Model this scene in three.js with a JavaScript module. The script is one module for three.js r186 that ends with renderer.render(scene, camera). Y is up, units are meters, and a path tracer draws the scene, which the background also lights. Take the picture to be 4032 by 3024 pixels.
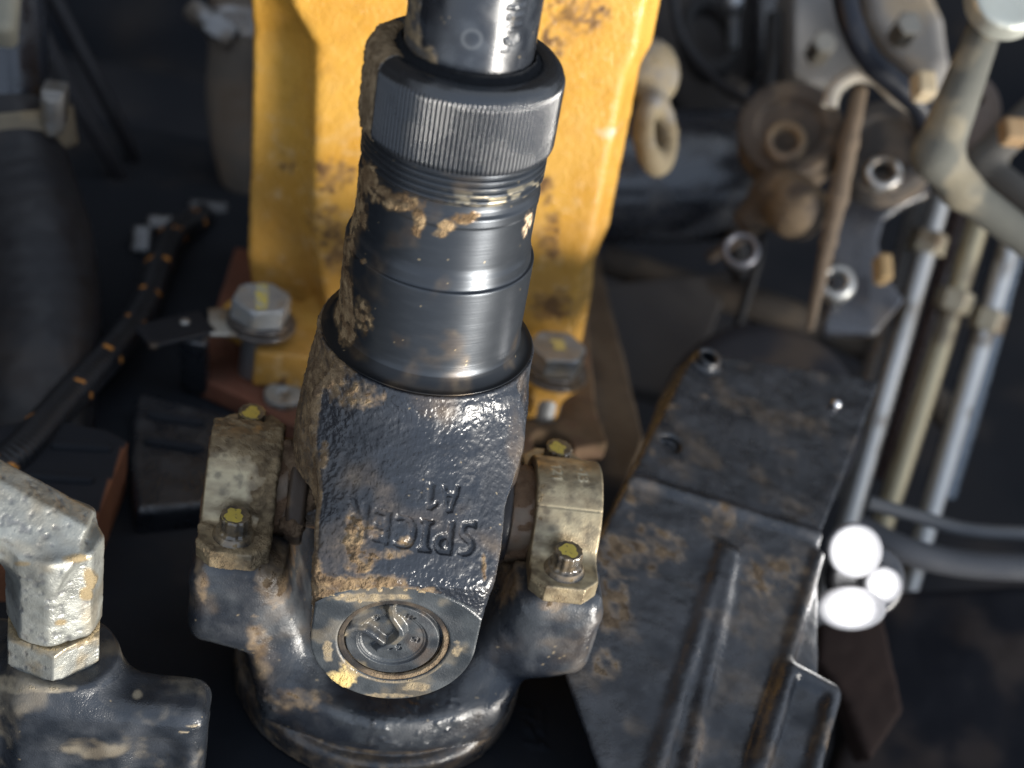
import * as THREE from 'three';
import { mergeGeometries } from 'three/addons/utils/BufferGeometryUtils.js';

// ---------------------------------------------------------------- camera, sky, sun, exposure
// Everything is laid out in the frame of the drive shaft (y along the shaft, x along the cross) and turned as a whole at
// the end (TURN), because the shaft lies nearly level in the machine and the photographer looks down on it.
const F = 6237 / 3024, PITCH = 0.6139836, ROLL = 0.2116357, YAW = 0.159528836;
const CAM = new THREE.Vector3(-0.04898911, 0.46743323, 0.55338638);
const V = (x = 0, y = 0, z = 0) => new THREE.Vector3(x, y, z);
const ayaw = (v) => v.applyAxisAngle(V(0, 1, 0), -YAW);
const FW = ayaw(V(0, -Math.sin(PITCH), -Math.cos(PITCH)));
const up0 = ayaw(V(0, Math.cos(PITCH), -Math.sin(PITCH))), rt0 = ayaw(V(1, 0, 0));
const UP = up0.clone().multiplyScalar(Math.cos(ROLL)).addScaledVector(rt0, -Math.sin(ROLL));
const RT = rt0.clone().multiplyScalar(Math.cos(ROLL)).addScaledVector(up0, Math.sin(ROLL));
const BACK = FW.clone().negate();

const scene = new THREE.Scene();
const camera = new THREE.PerspectiveCamera(2 * Math.atan(0.5 / F) * 180 / Math.PI, 4 / 3, 0.02, 60);
camera.position.copy(CAM);
camera.quaternion.setFromRotationMatrix(new THREE.Matrix4().makeBasis(RT, UP, BACK));
camera.focus = 0.66;
camera.userData.fStop = 5.5;

const inCam = (r, u, b) => V().addScaledVector(RT, r).addScaledVector(UP, u).addScaledVector(BACK, b).normalize();
const SKYWARD = inCam(0.56, -0.42, 0.71);                       // where the open sky is, seen from the machine
const SUNDIR = inCam(0.68, -0.62, 0.28);
const TURN = new THREE.Quaternion().setFromUnitVectors(SKYWARD, V(0, 1, 0));
const sunWorld = SUNDIR.clone().applyQuaternion(TURN);

const renderer = new THREE.WebGLRenderer({ antialias: true });
renderer.setSize(1024, 768);
renderer.toneMapping = THREE.LinearToneMapping;
renderer.toneMappingExposure = 1.95;
renderer.shadowMap.enabled = true;
{
  const w = 256, h = 128, d = new Float32Array(w * h * 4);
  for (let j = 0; j < h; j++) for (let i = 0; i < w; i++) {
    const el = (j + 0.5) / h * Math.PI - Math.PI / 2, s = Math.sin(el);
    const k = s > 0 ? 1 : 0, t = Math.pow(Math.max(0, s), 0.6), g = Math.min(1, Math.max(0, s * 8 + 0.5));
    const sky = [1.0 - 0.36 * t, 1.06 - 0.27 * t, 1.14 - 0.10 * t], gr = [0.10, 0.088, 0.075];
    for (let c = 0; c < 3; c++) d[(j * w + i) * 4 + c] = 1.6 * (sky[c] * g + gr[c] * (1 - g));
    d[(j * w + i) * 4 + 3] = 1;
  }
  const sky = new THREE.DataTexture(d, w, h, THREE.RGBAFormat, THREE.FloatType);
  sky.mapping = THREE.EquirectangularReflectionMapping; sky.magFilter = THREE.LinearFilter; sky.needsUpdate = true;
  scene.background = sky; scene.environment = sky; scene.environmentIntensity = 0.31; scene.backgroundIntensity = 0.31;
}
const sun = new THREE.DirectionalLight(new THREE.Color(1, 0.95, 0.87), 5);
sun.position.copy(SUNDIR).multiplyScalar(3); sun.castShadow = true; sun.shadow.radius = 36;
sun.shadow.mapSize.set(2048, 2048);
Object.assign(sun.shadow.camera, { left: -0.8, right: 0.8, top: 0.8, bottom: -0.8, near: 0.5, far: 6 });
sun.name = 'sun'; scene.add(sun); scene.add(sun.target);

// ---------------------------------------------------------------- pixel helpers (4032 x 3024 photo): a direction and a distance give a place
const ray = (px, py) => FW.clone().addScaledVector(RT, (px - 2016) / 6237).addScaledVector(UP, -(py - 1512) / 6237);
const at = (px, py, D) => CAM.clone().addScaledVector(ray(px, py), D);
const onY = (px, py, y) => { const d = ray(px, py); return CAM.clone().addScaledVector(d, (y - CAM.y) / d.y); };
const onZ = (px, py, z) => { const d = ray(px, py); return CAM.clone().addScaledVector(d, (z - CAM.z) / d.z); };
const siz = (p, D) => p * D / 6237;
function hit(px, py, f, from = 0.4, to = 1.6) {
  const d = ray(px, py); let t = from;
  for (let i = 0; i < 200 && t < to; i++) { const p = CAM.clone().addScaledVector(d, t), s = f(p.x, p.y, p.z); if (s < 1e-4) return { p, t }; t += s * 0.6; }
  return { p: CAM.clone().addScaledVector(d, Math.min(t, to)), t };
}

// ---------------------------------------------------------------- numbers
let seed = 7; const rnd = () => { seed = (seed * 1664525 + 1013904223) >>> 0; return seed / 4294967296; };
const clamp = (x, a = 0, b = 1) => x < a ? a : x > b ? b : x;
const sst = (a, b, x) => { const t = clamp((x - a) / (b - a)); return t * t * (3 - 2 * t); };
const mix = (a, b, t) => a + (b - a) * t;
const mix3 = (a, b, t) => [mix(a[0], b[0], t), mix(a[1], b[1], t), mix(a[2], b[2], t)];
const HT = new Float32Array(4096); for (let i = 0; i < 4096; i++) HT[i] = rnd();
const hsh = (x, y, z) => HT[(Math.imul(x, 73856093) ^ Math.imul(y, 19349663) ^ Math.imul(z, 83492791)) >>> 7 & 4095];
function vn(x, y, z) {                                             // value noise 0..1
  const xi = Math.floor(x), yi = Math.floor(y), zi = Math.floor(z); let fx = x - xi, fy = y - yi, fz = z - zi;
  fx = fx * fx * (3 - 2 * fx); fy = fy * fy * (3 - 2 * fy); fz = fz * fz * (3 - 2 * fz);
  const a = hsh(xi, yi, zi), b = hsh(xi + 1, yi, zi), c = hsh(xi, yi + 1, zi), d = hsh(xi + 1, yi + 1, zi);
  const e = hsh(xi, yi, zi + 1), f = hsh(xi + 1, yi, zi + 1), g = hsh(xi, yi + 1, zi + 1), h = hsh(xi + 1, yi + 1, zi + 1);
  const p = a + (b - a) * fx, q = c + (d - c) * fx, r = e + (f - e) * fx, s = g + (h - g) * fx;
  const u = p + (q - p) * fy, v = r + (s - r) * fy; return u + (v - u) * fz;
}
const fbm = (x, y, z, s, o = 3) => { let a = 0, w = 0.5, t = 0; for (let i = 0; i < o; i++) { a += w * vn(x * s, y * s, z * s); t += w; w *= 0.5; s *= 2.03; } return a / t; };
const smin = (a, b, k) => { const h = Math.max(k - Math.abs(a - b), 0) / k; return Math.min(a, b) - h * h * k * 0.25; };
const smax = (a, b, k) => -smin(-a, -b, k);
const hyp = (a, b) => Math.sqrt(a * a + b * b);
const hyp3 = (a, b, c) => Math.sqrt(a * a + b * b + c * c);
const sbox = (x, y, z, a, b, c, r = 0) => { const X = Math.abs(x) - a + r, Y = Math.abs(y) - b + r, Z = Math.abs(z) - c + r; return hyp3(Math.max(X, 0), Math.max(Y, 0), Math.max(Z, 0)) + Math.min(Math.max(X, Y, Z), 0) - r; };
const scyl = (rad, h, r, hh, e = 0) => { const a = rad - r + e, b = Math.abs(h) - hh + e; return hyp(Math.max(a, 0), Math.max(b, 0)) + Math.min(Math.max(a, b), 0) - e; };
const scap = (x, y, z, a, b, ra, rb = ra) => {
  const bx = b.x - a.x, by = b.y - a.y, bz = b.z - a.z, t = clamp(((x - a.x) * bx + (y - a.y) * by + (z - a.z) * bz) / (bx * bx + by * by + bz * bz));
  return hyp3(x - a.x - bx * t, y - a.y - by * t, z - a.z - bz * t) - mix(ra, rb, t);
};
const shex = (a, b, r) => { a = Math.abs(a); b = Math.abs(b); return Math.max(b, a * 0.8660254 + b * 0.5) - r; };
function spoly(x, y, P) {                                          // signed distance to a 2D polygon
  let d = 1e9, s = 1;
  for (let i = 0, j = P.length - 1; i < P.length; j = i++) {
    const ex = P[j][0] - P[i][0], ey = P[j][1] - P[i][1], wx = x - P[i][0], wy = y - P[i][1];
    const t = clamp((wx * ex + wy * ey) / (ex * ex + ey * ey)), bx = wx - ex * t, by = wy - ey * t; d = Math.min(d, bx * bx + by * by);
    const c1 = y >= P[i][1], c2 = y < P[j][1], c3 = ex * wy > ey * wx; if ((c1 && c2 && c3) || (!c1 && !c2 && !c3)) s = -s;
  }
  return s * Math.sqrt(d);
}
const splane = (a, b, c) => { const n = b.clone().sub(a).cross(c.clone().sub(a)).normalize(), k = n.dot(a); return (x, y, z) => n.x * x + n.y * y + n.z * z - k; };
// frame along an axis: returns (x,y,z) -> [along, u, v]
function axisFrame(o, dir, hint = V(0, 0, 1)) {
  const a = dir.clone().normalize(), u = hint.clone().addScaledVector(a, -hint.dot(a)).normalize(), v = a.clone().cross(u);
  return (x, y, z) => { const X = x - o.x, Y = y - o.y, Z = z - o.z; return [X * a.x + Y * a.y + Z * a.z, X * u.x + Y * u.y + Z * u.z, X * v.x + Y * v.y + Z * v.z]; };
}

// ---------------------------------------------------------------- tiled textures (uv in metres)
function tile(n, size, fn, color) {
  const d = new Uint8Array(n * n * 4);
  for (let j = 0; j < n; j++) for (let i = 0; i < n; i++) { const v = fn(i / n, j / n), k = (j * n + i) * 4; for (let c = 0; c < 3; c++) d[k + c] = 255 * clamp(Array.isArray(v) ? v[c] : v); d[k + 3] = 255; }
  const t = new THREE.DataTexture(d, n, n); t.wrapS = t.wrapT = THREE.RepeatWrapping; t.magFilter = THREE.LinearFilter; t.repeat.set(1 / size, 1 / size); t.needsUpdate = true;
  if (color) t.colorSpace = THREE.SRGBColorSpace; return t;
}
const tn = (u, v, f, s = 0) => {                                   // periodic value noise on the unit square
  const x = u * f, y = v * f, xi = Math.floor(x), yi = Math.floor(y); let fx = x - xi, fy = y - yi; fx = fx * fx * (3 - 2 * fx); fy = fy * fy * (3 - 2 * fy);
  const g = (a, b) => hsh(((a % f) + f) % f + s * 131, ((b % f) + f) % f, s * 17 + f);
  return mix(mix(g(xi, yi), g(xi + 1, yi), fx), mix(g(xi, yi + 1), g(xi + 1, yi + 1), fx), fy);
};
const tf = (u, v, f, o, s = 0) => { let a = 0, w = 0.5, t = 0; for (let i = 0; i < o; i++) { a += w * tn(u, v, f, s + i); t += w; w *= 0.5; f *= 2; } return a / t; };
const T = {
  peel: tile(512, 0.04, (u, v) => { const n = tf(u, v, 32, 3, 1); return sst(0.25, 0.75, n); }),
  grit: tile(512, 0.03, (u, v) => tf(u, v, 64, 3, 5)),
  brushed: tile(256, 0.02, (u, v) => 0.5 * tn(u, v, 4, 9) * 0 + tn(0.5, v, 128, 11) * 0.6 + 0.4 * tn(0.5, v, 64, 12)),
  wear: tile(512, 0.09, (u, v) => 0.27 + 0.3 * sst(0.35, 0.7, tf(u, v, 8, 5, 15))),
  wearSoft: tile(512, 0.09, (u, v) => 0.36 + 0.3 * sst(0.3, 0.7, tf(u, v, 10, 5, 21))),
};
const mat = (o) => new THREE.MeshPhysicalMaterial({ vertexColors: true, color: 0xffffff, roughness: 0.5, metalness: 0, ...o });
const M = {
  cast: mat({ roughness: 1, roughnessMap: T.wear, bumpMap: T.peel, bumpScale: 0.00018, ior: 1.62 }),
  castSmooth: mat({ roughness: 1, roughnessMap: T.wear, bumpMap: T.grit, bumpScale: 0.00012, ior: 1.55 }),
  smoothBlack: mat({ roughness: 0.75, ior: 1.7, roughnessMap: T.wear, bumpMap: T.grit, bumpScale: 0.00002 }),
  steelBlack: mat({ roughness: 0.33, metalness: 0.6, bumpMap: T.brushed, bumpScale: 0.00002 }),
  dust: mat({ roughness: 1, specularIntensity: 0.15, bumpMap: T.grit, bumpScale: 0.0006 }),
  yellow: mat({ roughness: 0.62, roughnessMap: T.wearSoft, bumpMap: T.peel, bumpScale: 0.0002, specularIntensity: 0.6 }),
  zinc: mat({ roughness: 0.85, metalness: 0.5, roughnessMap: T.wearSoft, bumpMap: T.grit, bumpScale: 0.00012 }),
  metal: mat({ roughness: 0.45, metalness: 0.85 }),
  chrome: mat({ roughness: 0.22, metalness: 1 }),
  rubber: mat({ roughness: 0.8, roughnessMap: T.wearSoft, bumpMap: T.grit, bumpScale: 0.00008, specularIntensity: 0.5 }),
  matte: mat({ roughness: 0.9, specularIntensity: 0.4, bumpMap: T.grit, bumpScale: 0.0002 }),
  paint: mat({ roughness: 0.6 }),
};
const C = {
  black: [0.013, 0.0155, 0.021], black2: [0.02, 0.023, 0.029], steel: [0.03, 0.035, 0.043], tan: [0.24, 0.18, 0.115], mud: [0.115, 0.08, 0.053], pale: [0.42, 0.33, 0.2],
  gold: [0.55, 0.38, 0.12], yellow: [0.54, 0.295, 0.055], zinc: [0.40, 0.41, 0.37], red: [0.16, 0.045, 0.025], rubber: [0.014, 0.015, 0.018],
};

// ---------------------------------------------------------------- meshing
// A mesh is { p: Float32Array, i: Uint32Array }; finish() lifts it by a relief, colours it, splits dust from paint and gives uv in metres.
function sdfMesh(f, lo, hi, cell, keep) {
  const B = 8, n = [0, 1, 2].map((k) => Math.ceil((hi[k] - lo[k]) / cell / B) * B + 1), [nx, ny, nz] = n, N = nx * ny * nz;
  const g = new Float32Array(N).fill(1), id = new Int32Array(N).fill(-1), act = [], reach = B * cell * 0.8661 * 1.35;
  for (let bz = 0; bz < nz - 1; bz += B) for (let by = 0; by < ny - 1; by += B) for (let bx = 0; bx < nx - 1; bx += B) {
    const c = f(lo[0] + (bx + B / 2) * cell, lo[1] + (by + B / 2) * cell, lo[2] + (bz + B / 2) * cell);
    if (Math.abs(c) > reach) continue;
    act.push([bx, by, bz]);
    for (let z = bz; z <= bz + B; z++) for (let y = by; y <= by + B; y++) for (let x = bx; x <= bx + B; x++) { const k = x + nx * (y + ny * z); if (id[k] === -1) { id[k] = -2; g[k] = f(lo[0] + x * cell, lo[1] + y * cell, lo[2] + z * cell); } }
  }
  id.fill(-1); const P = [], I = [], sx = 1, sy = nx, sz = nx * ny, off = [0, sx, sy, sx + sy, sz, sz + sx, sz + sy, sz + sx + sy];
  const E = [[0, 1], [0, 2], [0, 4], [1, 3], [1, 5], [2, 3], [2, 6], [3, 7], [4, 5], [4, 6], [5, 7], [6, 7]];
  for (const [bx, by, bz] of act) for (let z = bz; z < bz + B; z++) for (let y = by; y < by + B; y++) for (let x = bx; x < bx + B; x++) {
    const k = x + nx * (y + ny * z); let m = 0; for (let q = 0; q < 8; q++) if (g[k + off[q]] < 0) m |= 1 << q;
    if (!m || m === 255) continue;
    let X = 0, Y = 0, Z = 0, c = 0;
    for (const [a, b] of E) if ((m >> a & 1) !== (m >> b & 1)) { const t = g[k + off[a]] / (g[k + off[a]] - g[k + off[b]]); X += mix(a & 1, b & 1, t); Y += mix(a >> 1 & 1, b >> 1 & 1, t); Z += mix(a >> 2, b >> 2, t); c++; }
    let px = lo[0] + (x + X / c) * cell, py = lo[1] + (y + Y / c) * cell, pz = lo[2] + (z + Z / c) * cell; const e = cell * 0.1;
    for (let it = 0; it < 2; it++) {
      const d = f(px, py, pz), gx = (f(px + e, py, pz) - d) / e, gy = (f(px, py + e, pz) - d) / e, gz = (f(px, py, pz + e) - d) / e, l = gx * gx + gy * gy + gz * gz + 1e-9;
      const s = clamp(d / l, -0.35 * cell, 0.35 * cell); px -= gx * s; py -= gy * s; pz -= gz * s;
    }
    id[k] = P.length / 3; P.push(px, py, pz);
  }
  const quad = (a, b, c, d, flip) => { if (a < 0 || b < 0 || c < 0 || d < 0) return; if (flip) I.push(a, c, b, a, d, c); else I.push(a, b, c, a, c, d); };
  for (const [bx, by, bz] of act) for (let z = bz; z < bz + B; z++) for (let y = by; y < by + B; y++) for (let x = bx; x < bx + B; x++) {
    const k = x + nx * (y + ny * z), s = g[k] < 0; if (x && y && z) {
      if (s !== g[k + sx] < 0) quad(id[k], id[k - sy], id[k - sy - sz], id[k - sz], s);
      if (s !== g[k + sy] < 0) quad(id[k], id[k - sz], id[k - sz - sx], id[k - sx], s);
      if (s !== g[k + sz] < 0) quad(id[k], id[k - sx], id[k - sx - sy], id[k - sy], s);
    }
  }
  // drop vertices nothing uses
  for (let t = 0; t < I.length; t += 3) { const a = I[t + 1]; I[t + 1] = I[t + 2]; I[t + 2] = a; }
  return { p: new Float32Array(P), i: new Uint32Array(I) };
}
function gridMesh(nu, nv, fn, wrapU = false) {
  const p = new Float32Array((nu + 1) * (nv + 1) * 3), uv = new Float32Array((nu + 1) * (nv + 1) * 2), I = [];
  for (let j = 0; j <= nv; j++) for (let i = 0; i <= nu; i++) { const k = j * (nu + 1) + i, q = fn(wrapU && i === nu ? 0 : i / nu, j / nv); p.set([q[0], q[1], q[2]], k * 3); if (q.length > 3) uv.set([q[3] + 0, q[4]], k * 2); }
  for (let j = 0; j < nv; j++) for (let i = 0; i < nu; i++) { const a = j * (nu + 1) + i, b = a + 1, c = a + nu + 1, d = c + 1; I.push(a, b, d, a, d, c); }
  return { p, i: new Uint32Array(I), uv: null, seam: wrapU ? [nu + 1, nv + 1] : null };
}
function normals(m) {
  const n = new Float32Array(m.p.length), { p, i } = m;
  for (let t = 0; t < i.length; t += 3) {
    const a = i[t] * 3, b = i[t + 1] * 3, c = i[t + 2] * 3, ux = p[b] - p[a], uy = p[b + 1] - p[a + 1], uz = p[b + 2] - p[a + 2], vx = p[c] - p[a], vy = p[c + 1] - p[a + 1], vz = p[c + 2] - p[a + 2];
    const x = uy * vz - uz * vy, y = uz * vx - ux * vz, z = ux * vy - uy * vx; for (const k of [a, b, c]) { n[k] += x; n[k + 1] += y; n[k + 2] += z; }
  }
  if (m.seam) { const [w, h] = m.seam; for (let j = 0; j < h; j++) for (let c = 0; c < 3; c++) { const a = (j * w) * 3 + c, b = (j * w + w - 1) * 3 + c, s = n[a] + n[b]; n[a] = n[b] = s; } }
  for (let k = 0; k < n.length; k += 3) { const l = Math.hypot(n[k], n[k + 1], n[k + 2]) || 1; n[k] /= l; n[k + 1] /= l; n[k + 2] /= l; }
  return n;
}
// opt: relief(x,y,z,n) metres; color(x,y,z,n) -> rgb; dirt(x,y,z,n) -> 0..1 (above .5 is crust); dirtColor; crust thickness
function finish(m, opt, material, dustMaterial = M.dust) {
  let n = normals(m); const { p, i } = m, nv = p.length / 3, dm = new Float32Array(nv), col = new Float32Array(nv * 3);
  for (let k = 0; k < nv; k++) {
    const x = p[k * 3], y = p[k * 3 + 1], z = p[k * 3 + 2], nn = [n[k * 3], n[k * 3 + 1], n[k * 3 + 2]];
    let r = opt.relief ? opt.relief(x, y, z, nn) : 0, d = opt.dirt ? clamp(opt.dirt(x, y, z, nn), 0, 1.5) : 0; dm[k] = d;
    let c = opt.color ? (Array.isArray(opt.color) ? opt.color : opt.color(x, y, z, nn)) : C.black;
    if (d > 0.02) {
      const dc = opt.dirtColor ? (Array.isArray(opt.dirtColor) ? opt.dirtColor : opt.dirtColor(x, y, z)) : mix3(C.mud, C.tan, sst(0.3, 0.75, fbm(x, y, z, 220, 3)));
      c = mix3(c, dc, d > 0.58 ? 0.95 : sst(0.02, 0.58, d) * 0.8);
      if (d > 0.58) r += (opt.crust ?? 0.0005) * sst(0.58, 1.1, d) * (0.5 + fbm(x, y, z, 900, 2));
    }
    col.set(c, k * 3); if (r) { p[k * 3] += nn[0] * r; p[k * 3 + 1] += nn[1] * r; p[k * 3 + 2] += nn[2] * r; }
  }
  if (opt.relief || opt.dirt) n = normals(m);
  const map = new Map(), P = [], NN = [], CC = [], UVs = [], IA = [], IB = [];
  for (let t = 0; t < i.length; t += 3) {
    const a = i[t] * 3, b = i[t + 1] * 3, c = i[t + 2] * 3;
    const X = Math.abs(n[a] + n[b] + n[c]), Y = Math.abs(n[a + 1] + n[b + 1] + n[c + 1]), Z = Math.abs(n[a + 2] + n[b + 2] + n[c + 2]), ax = X > Y && X > Z ? 0 : Y > Z ? 1 : 2;
    const dusty = (dm[i[t]] + dm[i[t + 1]] + dm[i[t + 2]]) / 3 > 0.58, out = dusty ? IB : IA;
    for (let q = 0; q < 3; q++) {
      const v = i[t + q], key = v * 3 + ax; let w = map.get(key);
      if (w === undefined) {
        w = P.length / 3; map.set(key, w); const x = p[v * 3], y = p[v * 3 + 1], z = p[v * 3 + 2];
        P.push(x, y, z); NN.push(n[v * 3], n[v * 3 + 1], n[v * 3 + 2]); CC.push(col[v * 3], col[v * 3 + 1], col[v * 3 + 2]);
        UVs.push(...(ax === 0 ? [z, y] : ax === 1 ? [x, z] : [x, y]));
      }
      out.push(w);
    }
  }
  const g = new THREE.BufferGeometry();
  g.setAttribute('position', new THREE.Float32BufferAttribute(P, 3)); g.setAttribute('normal', new THREE.Float32BufferAttribute(NN, 3));
  g.setAttribute('color', new THREE.Float32BufferAttribute(CC, 3)); g.setAttribute('uv', new THREE.Float32BufferAttribute(UVs, 2));
  g.setIndex(new THREE.BufferAttribute(new Uint32Array(IA.concat(IB)), 1));
  if (IB.length && IA.length) { g.addGroup(0, IA.length, 0); g.addGroup(IA.length, IB.length, 1); return new THREE.Mesh(g, [material, dustMaterial]); }
  return new THREE.Mesh(g, IB.length ? dustMaterial : material);
}
const lean = (y) => -0.0026 * clamp((y - 0.1) / 0.12, 0, 1.3);      // the sleeve runs a little off true
function lathe(prof, seg, step, radial, shift) {                          // profile [[r, y], ...] sampled every step; radial(r, y, angle) -> r
  const pts = []; for (let k = 0; k + 1 < prof.length; k++) { const [a, b] = [prof[k], prof[k + 1]], n = Math.max(1, Math.ceil(hyp(b[0] - a[0], b[1] - a[1]) / step)); for (let q = 0; q < n; q++) pts.push([mix(a[0], b[0], q / n), mix(a[1], b[1], q / n)]); } pts.push(prof[prof.length - 1]);
  return gridMesh(seg, pts.length - 1, (u, v) => { const [r, y] = pts[Math.round(v * (pts.length - 1))], a = u * 2 * Math.PI, R = radial ? radial(r, y, a) : r; return [R * Math.sin(a) + (shift ? shift(y) : 0), y, R * Math.cos(a)]; }, true);
}
function tube(points, radius, segs, sides, radial) {               // points: Vector3 list; radius number or fn(t)
  const c = new THREE.CatmullRomCurve3(points, false, 'centripetal'), fr = c.computeFrenetFrames(segs, false), L = c.getLength();
  return gridMesh(sides, segs, (u, v) => {
    const k = Math.round(v * segs), P = c.getPointAt(v), a = u * 2 * Math.PI, R = (typeof radius === 'function' ? radius(v) : radius) + (radial ? radial(v, a, L) : 0);
    P.addScaledVector(fr.normals[k], Math.cos(a) * R).addScaledVector(fr.binormals[k], Math.sin(a) * R); return [P.x, P.y, P.z];
  }, true);
}
// ---------------------------------------------------------------- objects
const used = {};
const numbered = (name) => { used[name] = (used[name] ?? -1) + 1; return used[name] ? `${name}_${String(used[name]).padStart(3, '0')}` : name; };
function thing(name, label, category, pos = V(), group) {
  const o = new THREE.Group(); o.name = numbered(name); o.position.copy(pos); o.userData = { label, category }; if (group) o.userData.group = group; scene.add(o); return o;
}
function part(name, mesh, parent, label) {
  mesh.name = name; mesh.castShadow = mesh.receiveShadow = true; if (label) mesh.userData.label = label;
  const w = V(); for (let q = parent; q && q !== scene; q = q.parent) w.add(q.position);
  mesh.geometry.translate(-w.x, -w.y, -w.z);
  parent.add(mesh); return mesh;
}
function lpart(name, mesh, parent, pos = V(), label) {                 // a part whose shape is given in its own axes
  mesh.name = name; mesh.castShadow = mesh.receiveShadow = true; if (label) mesh.userData.label = label; mesh.position.copy(pos); parent.add(mesh); return mesh;
}
function struct(name, mesh) { mesh.name = name; mesh.userData.kind = 'structure'; mesh.castShadow = mesh.receiveShadow = true; scene.add(mesh); return mesh; }
// dirt painted by patches: [px, py, rx, ry, strength] in photo pixels, put on the surface f
function patches(f, list) {
  return list.map(([px, py, rx, ry, s]) => { const h = hit(px, py, f); return { c: h.p, rx: siz(rx, h.t), ry: siz(ry, h.t), s }; });
}
const patchAt = (L, x, y, z) => {
  let m = 0;
  for (const q of L) {
    const X = x - q.c.x, Y = y - q.c.y, Z = z - q.c.z, a = (X * RT.x + Y * RT.y + Z * RT.z) / q.rx, b = (X * UP.x + Y * UP.y + Z * UP.z) / q.ry, c = (X * FW.x + Y * FW.y + Z * FW.z) / (1.6 * Math.max(q.rx, q.ry));
    const d = a * a + b * b + c * c; if (d < 1.5) m = Math.max(m, q.s * sst(1.5, 0.15, d));
  }
  return m;
};
const speck = (x, y, z, s, k) => vn(x * s + 9, y * s, z * s) > k ? 1 : 0;
const canvasMask = (w, h, draw) => {                                           // lettering drawn once, read back as relief heights
  const c = document.createElement('canvas'); c.width = w; c.height = h; const g = c.getContext('2d'); g.fillStyle = '#000'; g.fillRect(0, 0, w, h); g.fillStyle = '#fff'; g.strokeStyle = '#fff'; draw(g, w, h);
  const d = g.getImageData(0, 0, w, h).data, a = new Float32Array(w * h); for (let i = 0; i < w * h; i++) a[i] = d[i * 4] / 255;
  return (u, v) => { if (u < 0 || v < 0 || u >= 1 || v >= 1) return 0; const x = u * (w - 1), y = v * (h - 1), xi = Math.floor(x), yi = Math.floor(y), k = yi * w + xi, fx = x - xi, fy = y - yi, r = xi + 1 < w ? 1 : 0, b = yi + 1 < h ? w : 0; return mix(mix(a[k], a[k + r], fx), mix(a[k + b], a[k + b + r], fx), fy); };
};

// ================================================================ the bay: black floor plate under everything and the far wall
const FLOOR = -0.114;
const dirtNoise = (k, a, b, s = 60) => (x, y, z) => k * sst(a, b, fbm(x, y, z, s, 4));
{
  const m = gridMesh(220, 220, (u, v) => { const x = mix(-1.6, 2.0, u), z = mix(0.8, -2.2, v); return [x, -0.42 + 0.012 * (fbm(x, 0, z, 9, 3) - 0.5), z]; });
  struct('floor', finish(m, { color: (x, y, z) => mix3([0.010, 0.012, 0.016], [0.035, 0.032, 0.032], fbm(x, 1, z, 12, 4)), dirt: (x, y, z) => 0.25 * sst(0.45, 0.8, fbm(x, 3, z, 14, 4)), dirtColor: [0.09, 0.07, 0.055] }, M.matte));
  const w = gridMesh(120, 60, (u, v) => { const x = mix(-1.6, 2.0, u), y = mix(-0.42, 0.7, v); return [x, y, -1.25 - 0.03 * fbm(x, y, 0, 8, 3)]; });
  struct('wall', finish(w, { color: (x, y, z) => mix3([0.008, 0.010, 0.014], [0.022, 0.022, 0.024], fbm(x, y, 1, 10, 4)), dirt: dirtNoise(0.4, 0.5, 0.8, 14), dirtColor: [0.06, 0.045, 0.032] }, M.matte));
}
// the black deck the joint and the yellow housing stand on; it ends right of the housing
{
  const P = [[-0.75, 0.16], [0.105, 0.16], [0.125, -0.10], [0.165, -0.22], [0.15, -0.50], [-0.75, -0.60]];
  const f = (x, y, z) => smax(spoly(x, z, P), Math.abs(y - FLOOR + 0.015) - 0.015, 0.004);
  const cast = canvasMask(64, 256, (g, w, h) => { g.font = 'bold 52px sans-serif'; g.textAlign = 'center'; g.textBaseline = 'middle'; g.translate(w / 2, h / 2); g.rotate(Math.PI / 2); g.fillText('573-1', 0, 0); });
  const c0 = onY(2075, 2690, FLOOR), c1 = onY(2125, 3040, FLOOR), dl = Math.hypot(c1.x - c0.x, c1.z - c0.z), dx = (c1.x - c0.x) / dl, dz = (c1.z - c0.z) / dl;
  struct('deck_floor', finish(sdfMesh(f, [-0.76, FLOOR - 0.04, -0.62], [0.18, FLOOR + 0.005, 0.17], 0.0022), { color: (x, y, z) => mix3([0.006, 0.008, 0.012], [0.016, 0.018, 0.022], fbm(x, 1, z, 14, 4)), relief: (x, y, z) => { const X = x - c0.x, Z = z - c0.z, a = (X * dx + Z * dz) / dl, b = (-Z * dx + X * dz) / 0.016; return 0.002 * (fbm(x, y, z, 30, 3) - 0.5) + (y > FLOOR - 0.005 ? 0.0016 * cast(0.5 + b, a) : 0); }, dirt: (x, y, z) => 0.14 * sst(0.5, 0.8, fbm(x, 3, z, 22, 4)) + 0.7 * sst(0.115, 0.15, x + 0.03 * (fbm(x, y, z, 40, 3) - 0.5)) * sst(-0.15, -0.2, z), dirtColor: (x, y, z) => mix3([0.07, 0.05, 0.035], [0.16, 0.12, 0.08], fbm(x, y, z, 60, 3)) }, M.matte));
}
const around = (pts, pad) => { const lo = [9, 9, 9], hi = [-9, -9, -9]; for (const p of pts) [p.x, p.y, p.z].forEach((q, k) => { lo[k] = Math.min(lo[k], q - pad); hi[k] = Math.max(hi[k], q + pad); }); return [lo, hi]; };

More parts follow.
